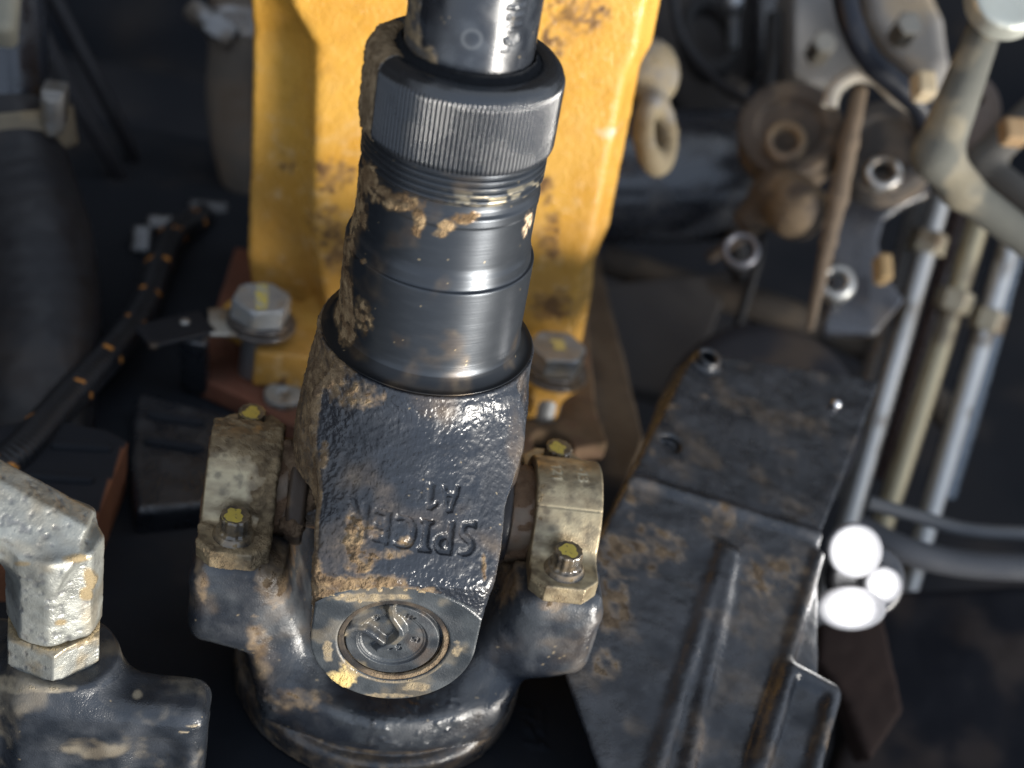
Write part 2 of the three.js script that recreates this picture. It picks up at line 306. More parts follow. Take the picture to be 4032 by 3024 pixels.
// ================================================================ yellow casting behind the shaft
const ZF = -0.25;
const housing = thing('yellow_housing', 'mustard yellow painted cast housing standing behind the black drive shaft', 'casting', V(0, -0.1, -0.28));
{
  const xy = (px, py, z) => { const p = onZ(px, py, z); return [p.x, p.y]; };
  const outer = [xy(1010, -160, ZF - 0.03), xy(990, 700, ZF - 0.03), xy(975, 1010, ZF - 0.03), xy(1010, 1240, ZF - 0.03)];
  const right = [xy(2560, -160, ZF), xy(2530, 20, ZF), xy(2495, 205, ZF), xy(2452, 285, ZF), xy(2328, 930, ZF), xy(2268, 1080, ZF), xy(2262, 1200, ZF)];
  const yb = -0.1, P = [...outer, [outer[3][0], yb], [right[6][0] + 0.002, yb], ...right.slice().reverse()];
  const front = [xy(1150, -160, ZF), xy(1165, 10, ZF), xy(1255, 165, ZF), xy(1245, 880, ZF), xy(1300, 1240, ZF)];
  const fp = [...front, [front[4][0], yb], [right[6][0] + 0.002, yb], ...right.slice().reverse()];
  const fl = onY(990, 1525, yb), fr = onY(1232, 1540, yb), rl = onY(2080, 1640, yb), rr = onY(2190, 1640, yb);
  const footTop = -0.0735;
  const f = (x, y, z) => {
    const back = smax(spoly(x, y, P), Math.abs(z - (ZF - 0.085)) - 0.055, 0.004);
    const frt = smax(spoly(x, y, fp), Math.abs(z - (ZF - 0.05)) - 0.05, 0.006);
    // the chamfer between the narrow front and the wide back
    let d = smin(frt, back, 0.05);
    const foot = sbox(x - (fl.x + rr.x) / 2, y - (yb + footTop) / 2, z - (fl.z - 0.03), (rr.x - fl.x) / 2, (footTop - yb) / 2, 0.03, 0.003);
    const gap = sbox(x - (fr.x + rl.x) / 2, y + 0.085, z - fl.z, (rl.x - fr.x) / 2, 0.012, 0.012, 0.004);
    d = smin(d, smax(foot, -gap, 0.003), 0.006);
    const pad = scyl(hyp(x + 0.079, z + 0.243), y - (footTop - 0.004), 0.024, 0.004, 0.001), pad2 = scyl(hyp(x - 0.097, z + 0.228), y - (footTop - 0.004), 0.022, 0.004, 0.001);
    return smin(smin(d, pad, 0.008), pad2, 0.008);
  };
  const PY = patches(f, [[1300, 660, 60, 40, 0.66], [1340, 690, 36, 30, 0.8], [1385, 690, 26, 40, 0.8], [1310, 720, 60, 40, 0.62], [1320, 930, 60, 60, 0.68], [1340, 1020, 60, 70, 0.78], [1310, 860, 40, 50, 0.6], [2180, 170, 50, 60, 0.62], [2270, 60, 120, 60, 0.6], [2160, 930, 40, 120, 0.62], [2170, 1200, 90, 60, 0.95], [2150, 760, 30, 60, 0.6], [1260, 870, 80, 40, 0.55], [1130, 640, 50, 40, 0.5], [1090, 1500, 80, 30, 0.5]]);
  const scr = hit(2400, 520, f).p;
  const m = sdfMesh(f, [-0.115, -0.102, -0.395], [0.13, 0.225, -0.195], 0.0016);
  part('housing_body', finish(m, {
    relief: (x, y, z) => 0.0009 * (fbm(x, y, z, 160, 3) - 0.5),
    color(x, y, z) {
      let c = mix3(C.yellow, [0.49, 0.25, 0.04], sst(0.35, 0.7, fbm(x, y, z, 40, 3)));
      const low = sst(0.05, -0.03, y + 0.03 * (fbm(x, y, z, 40, 3) - 0.5)); c = mix3(c, [0.34, 0.185, 0.05], 0.55 * low * (0.5 + fbm(x, y, z, 50, 3)));  // shade on the lower part of the housing, put into its colour
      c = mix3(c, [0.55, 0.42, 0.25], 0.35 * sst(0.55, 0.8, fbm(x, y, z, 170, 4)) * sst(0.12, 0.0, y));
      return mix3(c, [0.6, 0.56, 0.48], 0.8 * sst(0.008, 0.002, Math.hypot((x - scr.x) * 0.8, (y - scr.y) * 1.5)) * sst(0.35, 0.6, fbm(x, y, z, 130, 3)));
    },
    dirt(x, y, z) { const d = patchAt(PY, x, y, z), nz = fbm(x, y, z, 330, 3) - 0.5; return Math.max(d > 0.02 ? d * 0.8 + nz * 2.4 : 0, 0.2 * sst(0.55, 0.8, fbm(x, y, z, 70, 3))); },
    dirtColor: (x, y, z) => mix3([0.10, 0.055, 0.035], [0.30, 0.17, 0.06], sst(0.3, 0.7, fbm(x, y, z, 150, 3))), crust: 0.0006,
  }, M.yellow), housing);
}
{
  const poly = [[790, 1490], [1000, 1585], [1130, 1665], [1260, 1690], [2110, 1790], [2390, 1745], [2345, 1600], [2300, 1150], [2200, 950], [1000, 860], [930, 960], [860, 1180], [800, 1400]].map(([a, b]) => { const p = onY(a, b, -0.1); return [p.x, p.z]; });
  const hole = onY(2175, 1745, -0.1), plug = onY(1115, 1570, -0.1);
  const f = (x, y, z) => smax(smax(spoly(x, z, poly), Math.abs(y + 0.1068) - 0.0066, 0.0012), -Math.max(hyp(x - hole.x, z - hole.z) - 0.013, -0.02), 0.001);
  const m = sdfMesh(f, [-0.16, -0.1155, -0.36], [0.16, -0.099, -0.17], 0.0016);
  const plate = thing('base_plate', 'rusty red base plate lying under the yellow housing on the black floor', 'plate', V(0, -0.1135, -0.25));
  part('plate', finish(m, { color: (x, y, z) => mix3([0.17, 0.055, 0.032], [0.09, 0.035, 0.025], fbm(x, y, z, 60, 3)), dirt: (x, y, z) => 0.2 + 0.75 * sst(0.45, 0.7, fbm(x, y, z, 50, 4)) * sst(-0.03, 0.08, x) + 0.3 * sst(0.06, 0.09, x), dirtColor: (x, y, z) => mix3([0.10, 0.07, 0.045], [0.20, 0.14, 0.085], fbm(x, y, z, 120, 3)) }, M.matte), plate);
  const pf = (x, y, z) => Math.max(scyl(hyp(x - plug.x, z - plug.z), y + 0.098, 0.0115, 0.0025, 0.001), -(hyp3(x - plug.x, y + 0.093, z - plug.z) - 0.0055));
  part('plug', finish(sdfMesh(pf, [plug.x - 0.014, -0.102, plug.z - 0.014], [plug.x + 0.014, -0.094, plug.z + 0.014], 0.0008), { color: [0.3, 0.3, 0.28], dirt: dirtNoise(0.7, 0.45, 0.7, 120) }, M.zinc), plate);
}
// hex bolts with washers either side of the housing
function hexBolt(label, pos, turn, dirty) {
  const t = thing('hex_bolt', label, 'bolt', pos);
  const head = (x, y, z) => { const a = shex(x, z, 0.0153); return Math.max(smax(a, Math.max(y - 0.0165, 0.0035 - y), 0.0008), (hyp(x, z) - 0.0158) * 0.6 + (y - 0.0165) * 0.7); };
  const o = { color: (x, y, z) => mix3([0.27, 0.29, 0.31], [0.4, 0.4, 0.38], fbm(x, y, z, 120, 3)), dirt: (x, y, z) => (dirty ? 0.42 : 0.1) + (fbm(x, y, z + (dirty ? 3 : 0), 110, 4) - 0.5) * 1.0, dirtColor: (x, y, z) => mix3([0.2, 0.15, 0.1], [0.36, 0.29, 0.2], fbm(x, y, z, 200, 2)), crust: 0.0002 };
  lpart('head', finish(sdfMesh(head, [-0.0195, 0.002, -0.0195], [0.0195, 0.018, 0.0195], 0.0009), o, M.zinc), t);
  lpart('washer', finish(sdfMesh((x, y, z) => Math.min(scyl(hyp(x, z), y - 0.0018, 0.0185, 0.0019, 0.0004), scyl(hyp(x - 0.001, z), y + 0.0018, 0.0205, 0.0015, 0.0004)), [-0.023, -0.005, -0.023], [0.023, 0.005, 0.023], 0.0008), { color: [0.03, 0.03, 0.033], dirt: (x, y, z) => 0.2 + 0.6 * sst(0.5, 0.7, fbm(x, y, z, 100, 3)) + (dirty ? 0.2 : 0), dirtColor: [0.14, 0.1, 0.065] }, M.smoothBlack), t);
  lpart('shank', finish(lathe([[0.0085, -0.038], [0.0095, -0.0375], [0.0095, -0.003]], 40, 0.002), { color: [0.3, 0.31, 0.32] }, M.metal), t);
  const mk = gridMesh(16, 60, (u, v) => [mix(-0.0036, 0.0036, u) * (0.75 + 0.4 * vn(v * 5, 1, u)) + 0.006 * (v - 0.5), 0.01668, mix(0.0125, -0.0125, v)]);
  if (!dirty) lpart('paint_mark', finish(mk, { color: (x, y, z) => vn(x * 900, z * 260, 2) + 0.3 * vn(x * 2000, 1, z * 2000) > 0.42 ? [0.52, 0.43, 0.10] : [0.30, 0.31, 0.31] }, M.paint), t);
  else lpart('paint_mark', finish(gridMesh(4, 12, (u, v) => [mix(-0.004, 0.004, u) * (0.6 + 0.7 * vn(v * 5, 4, u)), 0.0169, mix(0.005, -0.006, v)]), { color: [0.5, 0.38, 0.12] }, M.paint), t);
  t.rotation.y = turn; return t;
}
hexBolt('grey hex bolt with a yellow paint stripe left of the shaft', onY(1022, 1262, -0.0625), 0.32, false);
hexBolt('dusty hex bolt tucked behind the right edge of the shaft', onY(2178, 1450, -0.0655), 0.1, true);

// ================================================================ drive shaft: yoke, sleeve, knurled collar, tube
const drive = thing('drive_shaft', 'black drive shaft with stepped sleeve, knurled collar and cast yoke in the middle', 'drive shaft', V(0, 0.0936, 0));
const yokeWide = (y) => 0.0342 + 0.0014 * sst(0.003, 0.02, y) + 0.0024 * sst(0.02, 0.05, y) + 0.0065 * sst(0.052, 0.07, y);
const yokeOut = (y) => { const t = clamp((0.09 - y) / 0.056); return 0.0455 + 0.0455 * (0.55 * t + 0.45 * t * t * (3 - 2 * t)); };
const FCY = 0.016, FCR = 0.0478;                                               // the flat is cut with a wider radius than the ear
const faceEdge = (a) => { const s = Math.abs(Math.sin(a)), c = Math.cos(a); if (c < 0) return 0.0339; return Math.min(0.0339 / Math.max(s, 0.01), -FCY * c + Math.sqrt(FCY * FCY * c * c + FCR * FCR - FCY * FCY)); };
function yokeSdf(x, y, z) {
  const rad = hyp(x, z), za = Math.abs(z);
  const hub = smax(smax(rad - (0.0458 + 0.0046 * sst(0.092, 0.04, y)), y - 0.0936, 0.0008), 0.0245 - y, 0.005);
  const side = y < 0.003 ? (hyp(x, Math.min(y, 0)) - 0.0342) : Math.abs(x) - yokeWide(y);
  const bow = (0.25 + 0.75 * sst(0.03, 0.07, y)) * x * x / 0.094 * sst(0.0, 0.02, y);
  let arm = smax(smax(side, (za - yokeOut(y) + bow) * 0.72, 0.004), y - 0.089, 0.002);
  arm = Math.max(arm, 0.03 - za);
  let d = smin(hub, arm, 0.007);
  const hollow = hyp(z, Math.max(y + 0.030, 0)) - 0.0572;
  d = smax(d, -hollow, 0.003);
  const rr = hyp(x, y);
  d = Math.max(d, -Math.max(Math.min(hyp(x, y + FCY) - FCR, 0.09), 0.0895 - za));                       // machined spot face
  d = smax(d, -Math.max(rr - 0.0229, 0.06 - za), 0.0012);                      // bore for the bearing cap
  return Math.max(d, -(Math.max(rad - 0.024, y - 0.12)));
}
{
  const word = canvasMask(256, 64, (g, w, h) => { g.font = 'bold 62px sans-serif'; g.textAlign = 'center'; g.textBaseline = 'middle'; const m = g.measureText('SPICER').width; g.translate(w / 2, h / 2); g.scale(Math.min(1.6, 250 / m), 1.25); g.fillText('SPICER', 0, 4); });
  const small = canvasMask(64, 64, (g, w, h) => { g.font = 'bold 56px sans-serif'; g.textAlign = 'center'; g.textBaseline = 'middle'; g.fillText('A1', w / 2, h / 2 + 3); });
  const pr = hit(1875, 2115, yokeSdf).p, pl = hit(1365, 2055, yokeSdf).p, ps = hit(1740, 1970, yokeSdf).p;
  const wx = pr.clone().sub(pl), wl = wx.length(); wx.normalize(); const wy = V(0, 0.6, -0.8), mid = pr.clone().add(pl).multiplyScalar(0.5);
  const ex = V(wx.x, 0, 0).normalize();
  const P1 = patches(yokeSdf, [
    [1235, 1480, 50, 320, 0.9], [1320, 1440, 90, 110, 0.82], [1400, 1560, 110, 60, 0.55], [1220, 1700, 40, 60, 0.8],
    [1248, 1950, 26, 330, 0.9], [1240, 2300, 36, 150, 0.92], [1275, 1790, 30, 50, 0.6],
    [1395, 2120, 44, 100, 0.86], [1420, 2220, 60, 50, 0.66], [1480, 2080, 50, 40, 0.58], [1300, 2320, 90, 60, 0.86], [1440, 2300, 170, 44, 0.78], [1600, 2330, 120, 26, 0.6],
    [1335, 2680, 66, 46, 0.92], [1370, 2640, 40, 70, 0.6], [1430, 2358, 110, 20, 0.66], [1640, 2705, 60, 20, 0.6],
    [1905, 2230, 10, 60, 0.8], [1480, 2180, 130, 22, 0.5], [1600, 2130, 36, 20, 0.5]]);
  const yellowDust = hit(1335, 2680, yokeSdf).p;
  const m = sdfMesh(yokeSdf, [-0.0535, -0.037, -0.0945], [0.0535, 0.0955, 0.0945], 0.00062);
  part('yoke', finish(m, {
    relief(x, y, z, n) {
      if (y > 0.0928 || z > 0.0885 && hyp(x, y + FCY) < FCR + 0.0006) return 0;
      let r = 0.00050 * (fbm(x, y, z, 480, 2) - 0.5) + 0.0011 * (fbm(x, y, z, 110, 2) - 0.5);
      if (z > 0.04) {
        const X = x - mid.x, Y = y - mid.y + 0.06 * X, u = 0.5 - X / (wl * 1.04), h = 0.0112;
        r -= 0.0014 * word(u, 0.5 + Y / h) * (0.35 + 0.9 * fbm(x, y, z, 160, 2)) * (0.55 + 0.45 * sst(-0.02, 0.01, x));
        r -= 0.0009 * small(0.5 - (x - ps.x) / 0.014, 0.5 + (y - ps.y + 0.1 * (x - ps.x)) / 0.012);
      }
      return r;
    },
    color(x, y, z) {
      let c = mix3(C.black, C.black2, fbm(x, y, z, 90, 3));
      if (z > 0.0885 && hyp(x, y + FCY) < FCR + 0.0005) c = mix3([0.055, 0.062, 0.068], [0.085, 0.092, 0.094], sst(0.35, 0.7, fbm(x, y, z, 140, 4)));
      return mix3(c, C.pale, 0.75 * speck(x, y, z, 800, 0.945) * (fbm(x, y, z, 60, 2) > 0.52 ? 1 : 0));
    },
    dirt(x, y, z, n) {
      let d = patchAt(P1, x, y, z); const noise = fbm(x, y, z, 430, 4) - 0.5, big = fbm(x, y, z, 75, 2) - 0.5;
      d = d * 1.0 + (d > 0.02 ? noise * 1.7 + big * 0.5 : 0);
      if (n[0] < -0.6 && y > 0.0) d = Math.max(d, 0.56 + noise * 1.1);
      d = Math.max(d, 0.28 * sst(0.42, 0.75, fbm(x, y, z, 50, 3)));
      return d;
    },
    dirtColor(x, y, z) {
      const t = sst(0.3, 0.75, fbm(x, y, z, 260, 3)), k = Math.exp(-((x - yellowDust.x) ** 2 + (y - yellowDust.y) ** 2) / 0.00009) * (z > 0.08 ? 1 : 0);
      const onFace = z > 0.0885 && hyp(x, y + FCY) < FCR ? 1 : 0;
      return mix3(mix3(mix3([0.13, 0.088, 0.053], [0.25, 0.175, 0.10], t), C.pale, onFace * 0.6), [0.62, 0.45, 0.17], k);
    }, crust: 0.0007,
  }, M.cast), drive);
}
{
  // machined flat round the bore of the front ear
  const PF = patches((x, y, z) => Math.max(hyp(x, y) - 0.036, z - 0.0898, 0.06 - z), [[1335, 2680, 60, 44, 0.95], [1372, 2640, 40, 60, 0.75], [1430, 2352, 120, 20, 0.66], [1560, 2350, 60, 14, 0.55], [1640, 2705, 60, 22, 0.75], [1290, 2560, 20, 60, 0.55], [1800, 2560, 20, 40, 0.5], [1500, 2740, 120, 12, 0.5]]), yd = hit(1345, 2680, (x, y, z) => Math.max(hyp(x, y) - 0.036, z - 0.0898, 0.06 - z)).p;
  const m = gridMesh(300, 26, (u, v) => { const a = -u * 2 * Math.PI, q = faceEdge(a), r = mix(0.0231, q, v), e = sst(0.0231, 0.0236, r) * sst(q, q - 0.0006, r); return [r * Math.sin(a), r * Math.cos(a), 0.0897 - 0.0004 * (1 - e)]; }, true);
  for (let t = 0; t < m.i.length; t += 3) { const a = m.i[t + 1]; m.i[t + 1] = m.i[t + 2]; m.i[t + 2] = a; }
  const n0 = normals(m); if (n0[2 + 3 * 600] < 0) for (let t = 0; t < m.i.length; t += 3) { const a = m.i[t + 1]; m.i[t + 1] = m.i[t + 2]; m.i[t + 2] = a; }
  part('machined_face', finish(m, {
    relief: (x, y, z) => 0.00006 * (fbm(x, y, z, 300, 3) - 0.5),
    color: (x, y, z) => mix3([0.024, 0.028, 0.032], [0.052, 0.058, 0.062], sst(0.3, 0.75, fbm(x, y, z, 130, 4))),
    dirt: (x, y, z) => { const d = patchAt(PF, x, y, z), nz = fbm(x, y, z, 520, 4) - 0.5; return Math.max(d > 0.02 ? d + nz * 1.6 : 0, 0.22 * sst(0.45, 0.7, fbm(x, y, z, 120, 3)), sst(0.0246, 0.0236, hyp(x, y)) * sst(0.0, -0.018, y) * (0.55 + nz)); },
    dirtColor: (x, y, z) => mix3(mix3([0.19, 0.15, 0.10], [0.34, 0.27, 0.17], fbm(x, y, z, 300, 2)), [0.62, 0.46, 0.19], sst(0.009, 0.003, Math.hypot(x - yd.x, y - yd.y))), crust: 0.0003,
  }, M.castSmooth), drive, 'machined flat round the front cap');
}
// the turned sleeve: two lands with concave fillets, the thread under the collar
const sleeveSdf = (x, y, z) => { const r = hyp(x - lean(y), z); return Math.max(r - (y < 0.1 ? 0.0415 : y < 0.1385 ? 0.0386 : y < 0.188 ? 0.0362 : y < 0.2225 ? 0.0374 : 0.0247), 0.09 - y); };
const arc = (r0, y0, r1, y1, n, bulge) => { const o = []; for (let i = 0; i <= n; i++) { const t = i / n; o.push([mix(r0, r1, bulge > 0 ? Math.sin(t * Math.PI / 2) : 1 - Math.cos(t * Math.PI / 2)), mix(y0, y1, bulge > 0 ? 1 - Math.cos(t * Math.PI / 2) : Math.sin(t * Math.PI / 2))]); } return o; };
{
  const PS = patches(sleeveSdf, [
    [1395, 560, 50, 160, 1.0], [1400, 740, 50, 120, 1.05], [1440, 700, 70, 70, 0.95], [1480, 760, 70, 40, 0.8], [1560, 790, 70, 40, 0.72], [1420, 840, 46, 70, 0.8],
    [1610, 800, 60, 30, 0.9], [1650, 850, 30, 60, 0.85], [1640, 900, 24, 40, 0.75], [1760, 890, 40, 26, 0.9], [1820, 860, 60, 22, 0.85], [1730, 920, 40, 16, 0.75], [1870, 845, 26, 14, 0.8],
    [2085, 870, 26, 40, 0.95], [2070, 910, 16, 30, 0.8], [1380, 960, 40, 60, 0.75], [1365, 1180, 34, 150, 0.95], [1370, 1280, 50, 90, 0.9], [1340, 1000, 30, 60, 0.8], [1430, 1030, 16, 14, 0.9], [1425, 1250, 50, 80, 0.6]]);
  const metalTan = hit(2085, 870, sleeveSdf).p;
  const prof = [[0.030, 0.0938], [0.0446, 0.0938], [0.0449, 0.0945], ...arc(0.0446, 0.0946, 0.0387, 0.1035, 10, -1).map(([r, y], i) => { const t = i / 10 * Math.PI / 2; return [0.0446 - 0.0060 * Math.sin(t), 0.0946 + 0.0085 * (1 - Math.cos(t)) * 0.9]; }),
    [0.0385, 0.1045], [0.0385, 0.1382], [0.0382, 0.1386], [0.0372, 0.1388], [0.0369, 0.1402], [0.0366, 0.1432], [0.0360, 0.1455], [0.0358, 0.1475], [0.0358, 0.166], [0.0361, 0.1665], [0.0361, 0.170], [0.0352, 0.1712], [0.0346, 0.173], [0.0346, 0.1755],
    ...[0, 1, 2, 3, 4].flatMap((k) => [[0.0353, 0.1763 + k * 0.0028], [0.0364, 0.1773 + k * 0.0028], [0.0364, 0.1781 + k * 0.0028], [0.0353, 0.1789 + k * 0.0028]]), [0.034, 0.191], [0.030, 0.191]];
  const m = lathe(prof, 420, 0.0006, null, lean);
  part('sleeve', finish(m, {
    color(x, y, z) {
      const t = fbm(x, y * 3, z, 160, 4); let c = mix3([0.034, 0.039, 0.046], [0.052, 0.058, 0.066], 0.3 + 0.4 * sst(0.3, 0.8, t));
      if (y > 0.1755) c = mix3(c, [0.42, 0.36, 0.25], sst(0.45, 0.6, fbm(x * 2, y * 4, z, 150, 2)) * sst(-0.01, 0.012, x) * (z > 0 ? 1 : 0) * sst(0.184, 0.18, y));
      if (y < 0.1385 && hyp(x, z) > 0.0392) c = [0.02, 0.022, 0.025];
      return mix3(c, C.pale, 0.8 * speck(x, y, z, 900, 0.955));
    },
    dirt(x, y, z, n) {
      let d = patchAt(PS, x, y, z); const noise = fbm(x, y, z, 520, 4) - 0.5, big = fbm(x, y, z, 130, 2) - 0.5;
      if (d > 0.02) d += noise * 1.5 + big * 0.7;
      const left = sst(-0.74, -0.93, n[0] + 0.2 * n[2]); d = Math.max(d, left * (0.72 + noise * 1.3));
      return Math.max(d, 0.22 * sst(0.5, 0.75, fbm(x, y, z, 70, 3)));
    },
    dirtColor(x, y, z) { const t = sst(0.3, 0.7, fbm(x, y, z, 240, 3)); const k = Math.hypot(x - metalTan.x, y - metalTan.y) < 0.008 ? 0.8 : 0; return mix3(mix3([0.15, 0.095, 0.05], [0.33, 0.23, 0.125], t), [0.6, 0.45, 0.3], k); },
    crust: 0.0003,
  }, M.steelBlack), drive);
}
{
  // knurled collar: 132 ridges between smooth bands
  const y0 = 0.1885, y1 = 0.2245, RN = 132;
  const kprof = [[0.0352, y0], [0.0356, y0 + 0.0002], [0.0374, y0 + 0.0016], [0.0377, y0 + 0.0030], [0.0377, 0.2168], [0.0375, 0.2180], [0.0368, 0.2199], [0.0357, 0.2214], [0.0340, 0.2225], [0.0320, 0.2231], [0.0300, 0.2230], [0.0282, 0.2220], [0.0272, 0.2195], [0.0268, 0.2160]];
  const m = lathe(kprof, RN * 8, 0.0009, (r, y, a) => { const on = sst(y0 - 0.001, y0 + 0.003, y) * sst(0.2186, 0.2170, y) * (r > 0.035 ? 1 : 0); return r + on * (0.0008 * (Math.abs(Math.cos(a * RN / 2)) - 0.6)) + 0.0005 * (fbm(r * Math.sin(a), y, r * Math.cos(a), 180, 2) - 0.5) * sst(0.217, 0.222, y); }, lean);
  const L = patches((x, y, z) => hyp(x - lean(y), z) - 0.0377 + (y > 0.225 ? 1 : 0) + (y < 0.186 ? 1 : 0), [[1418, 420, 46, 220, 1.05], [1455, 260, 50, 120, 0.95], [1430, 560, 44, 120, 1], [1520, 160, 60, 40, 0.9], [1470, 420, 30, 160, 0.6]]);
  part('knurled_collar', finish(m, {
    color: (x, y, z) => mix3([0.010, 0.012, 0.015], [0.017, 0.019, 0.023], fbm(x, y, z, 130, 3) * (y > 0.2185 ? 0.2 : 1)),
    dirt(x, y, z, n) { let d = patchAt(L, x, y, z); const noise = fbm(x, y, z, 330, 4) - 0.5; if (d > 0.02) d += noise * 0.8; const nx = (x - lean(y)) / hyp(x - lean(y), z); if (nx < -0.87) d = Math.max(d, 0.9 + noise); return d; },
    dirtColor: (x, y, z) => mix3([0.15, 0.105, 0.062], [0.29, 0.21, 0.125], sst(0.3, 0.7, fbm(x, y, z, 420, 3))), crust: 0.0009,
  }, M.smoothBlack), drive);
}
{
  // torn dust seal around the tube, then the tube with its stamped lettering on the right
  const ms = lathe([[0.0262, 0.2150], [0.0285, 0.2185], [0.0286, 0.2215], [0.0272, 0.2225], [0.0259, 0.2235], [0.0256, 0.225]], 300, 0.0006, (r, y, a) => r + 0.0012 * (fbm(Math.cos(a), Math.sin(a), y * 90, 9, 3) - 0.5), lean);
  part('dust_seal', finish(ms, { color: [0.010, 0.011, 0.013], relief: (x, y, z) => 0.0009 * (fbm(x, y, z, 500, 3) - 0.5) }, M.matte), drive);
  const tubeR = (x, y, z) => hyp(x - lean(y), z) - 0.0247;
  const stamp = canvasMask(64, 256, (g, w, h) => {
    g.lineWidth = 9; g.lineCap = 'round'; const s = (...p) => { g.beginPath(); g.moveTo(p[0], p[1]); for (let i = 2; i < p.length; i += 2) g.lineTo(p[i], p[i + 1]); g.stroke(); };
    s(10, 14, 30, 20, 56, 12); s(12, 20, 12, 8); s(14, 54, 54, 54); s(14, 46, 14, 62); s(16, 94, 52, 94); s(22, 112, 30, 112); s(14, 146, 22, 166, 40, 172, 54, 160, 54, 142); s(12, 196, 26, 196);
  });
  const s0 = hit(2060, 10, tubeR).p, s1 = hit(2095, 215, tubeR).p, c0 = hit(1858, 155, tubeR).p;
  const ang = (p) => Math.atan2(p.x, p.z), L = patches(tubeR, [[1600, 40, 40, 130, 1.0], [1625, 190, 46, 120, 0.95], [1680, 240, 50, 60, 0.8], [1625, 120, 36, 90, 0.8]]);
  const m = lathe([[0.0246, 0.212], [0.0247, 0.224], [0.0247, 0.345]], 460, 0.0006, (r, y, a) => { const v = (s0.y - y) / (s0.y - s1.y); return r + 0.00045 * stamp(0.5 + (a > Math.PI ? a - 2 * Math.PI - ang(s0) : a - ang(s0)) * 0.0252 / 0.0095, v); }, lean);
  part('tube', finish(m, {
    color(x, y, z) {
      let c = mix3([0.012, 0.014, 0.018], [0.03, 0.034, 0.04], sst(0.4, 0.75, fbm(x, y, z, 140, 4)));
      const dd = Math.hypot(x - c0.x, (y - c0.y) * 1.0, z - c0.z); c = mix3(c, [0.075, 0.08, 0.085], sst(0.0012, 0.0, Math.abs(dd - 0.0034)) * 0.7);
      return mix3(c, C.pale, 0.6 * speck(x, y, z, 750, 0.945));
    },
    dirt(x, y, z, n) { let d = patchAt(L, x, y, z); const noise = fbm(x, y, z, 300, 4) - 0.5; if (d > 0.02) d += noise * 0.9; if (n[0] < -0.82) d = Math.max(d, 0.8 + noise); return d; },
    dirtColor: (x, y, z) => mix3([0.10, 0.09, 0.08], [0.24, 0.18, 0.11], sst(0.35, 0.65, fbm(x, y, z, 260, 3))),
  }, M.smoothBlack), drive);
}

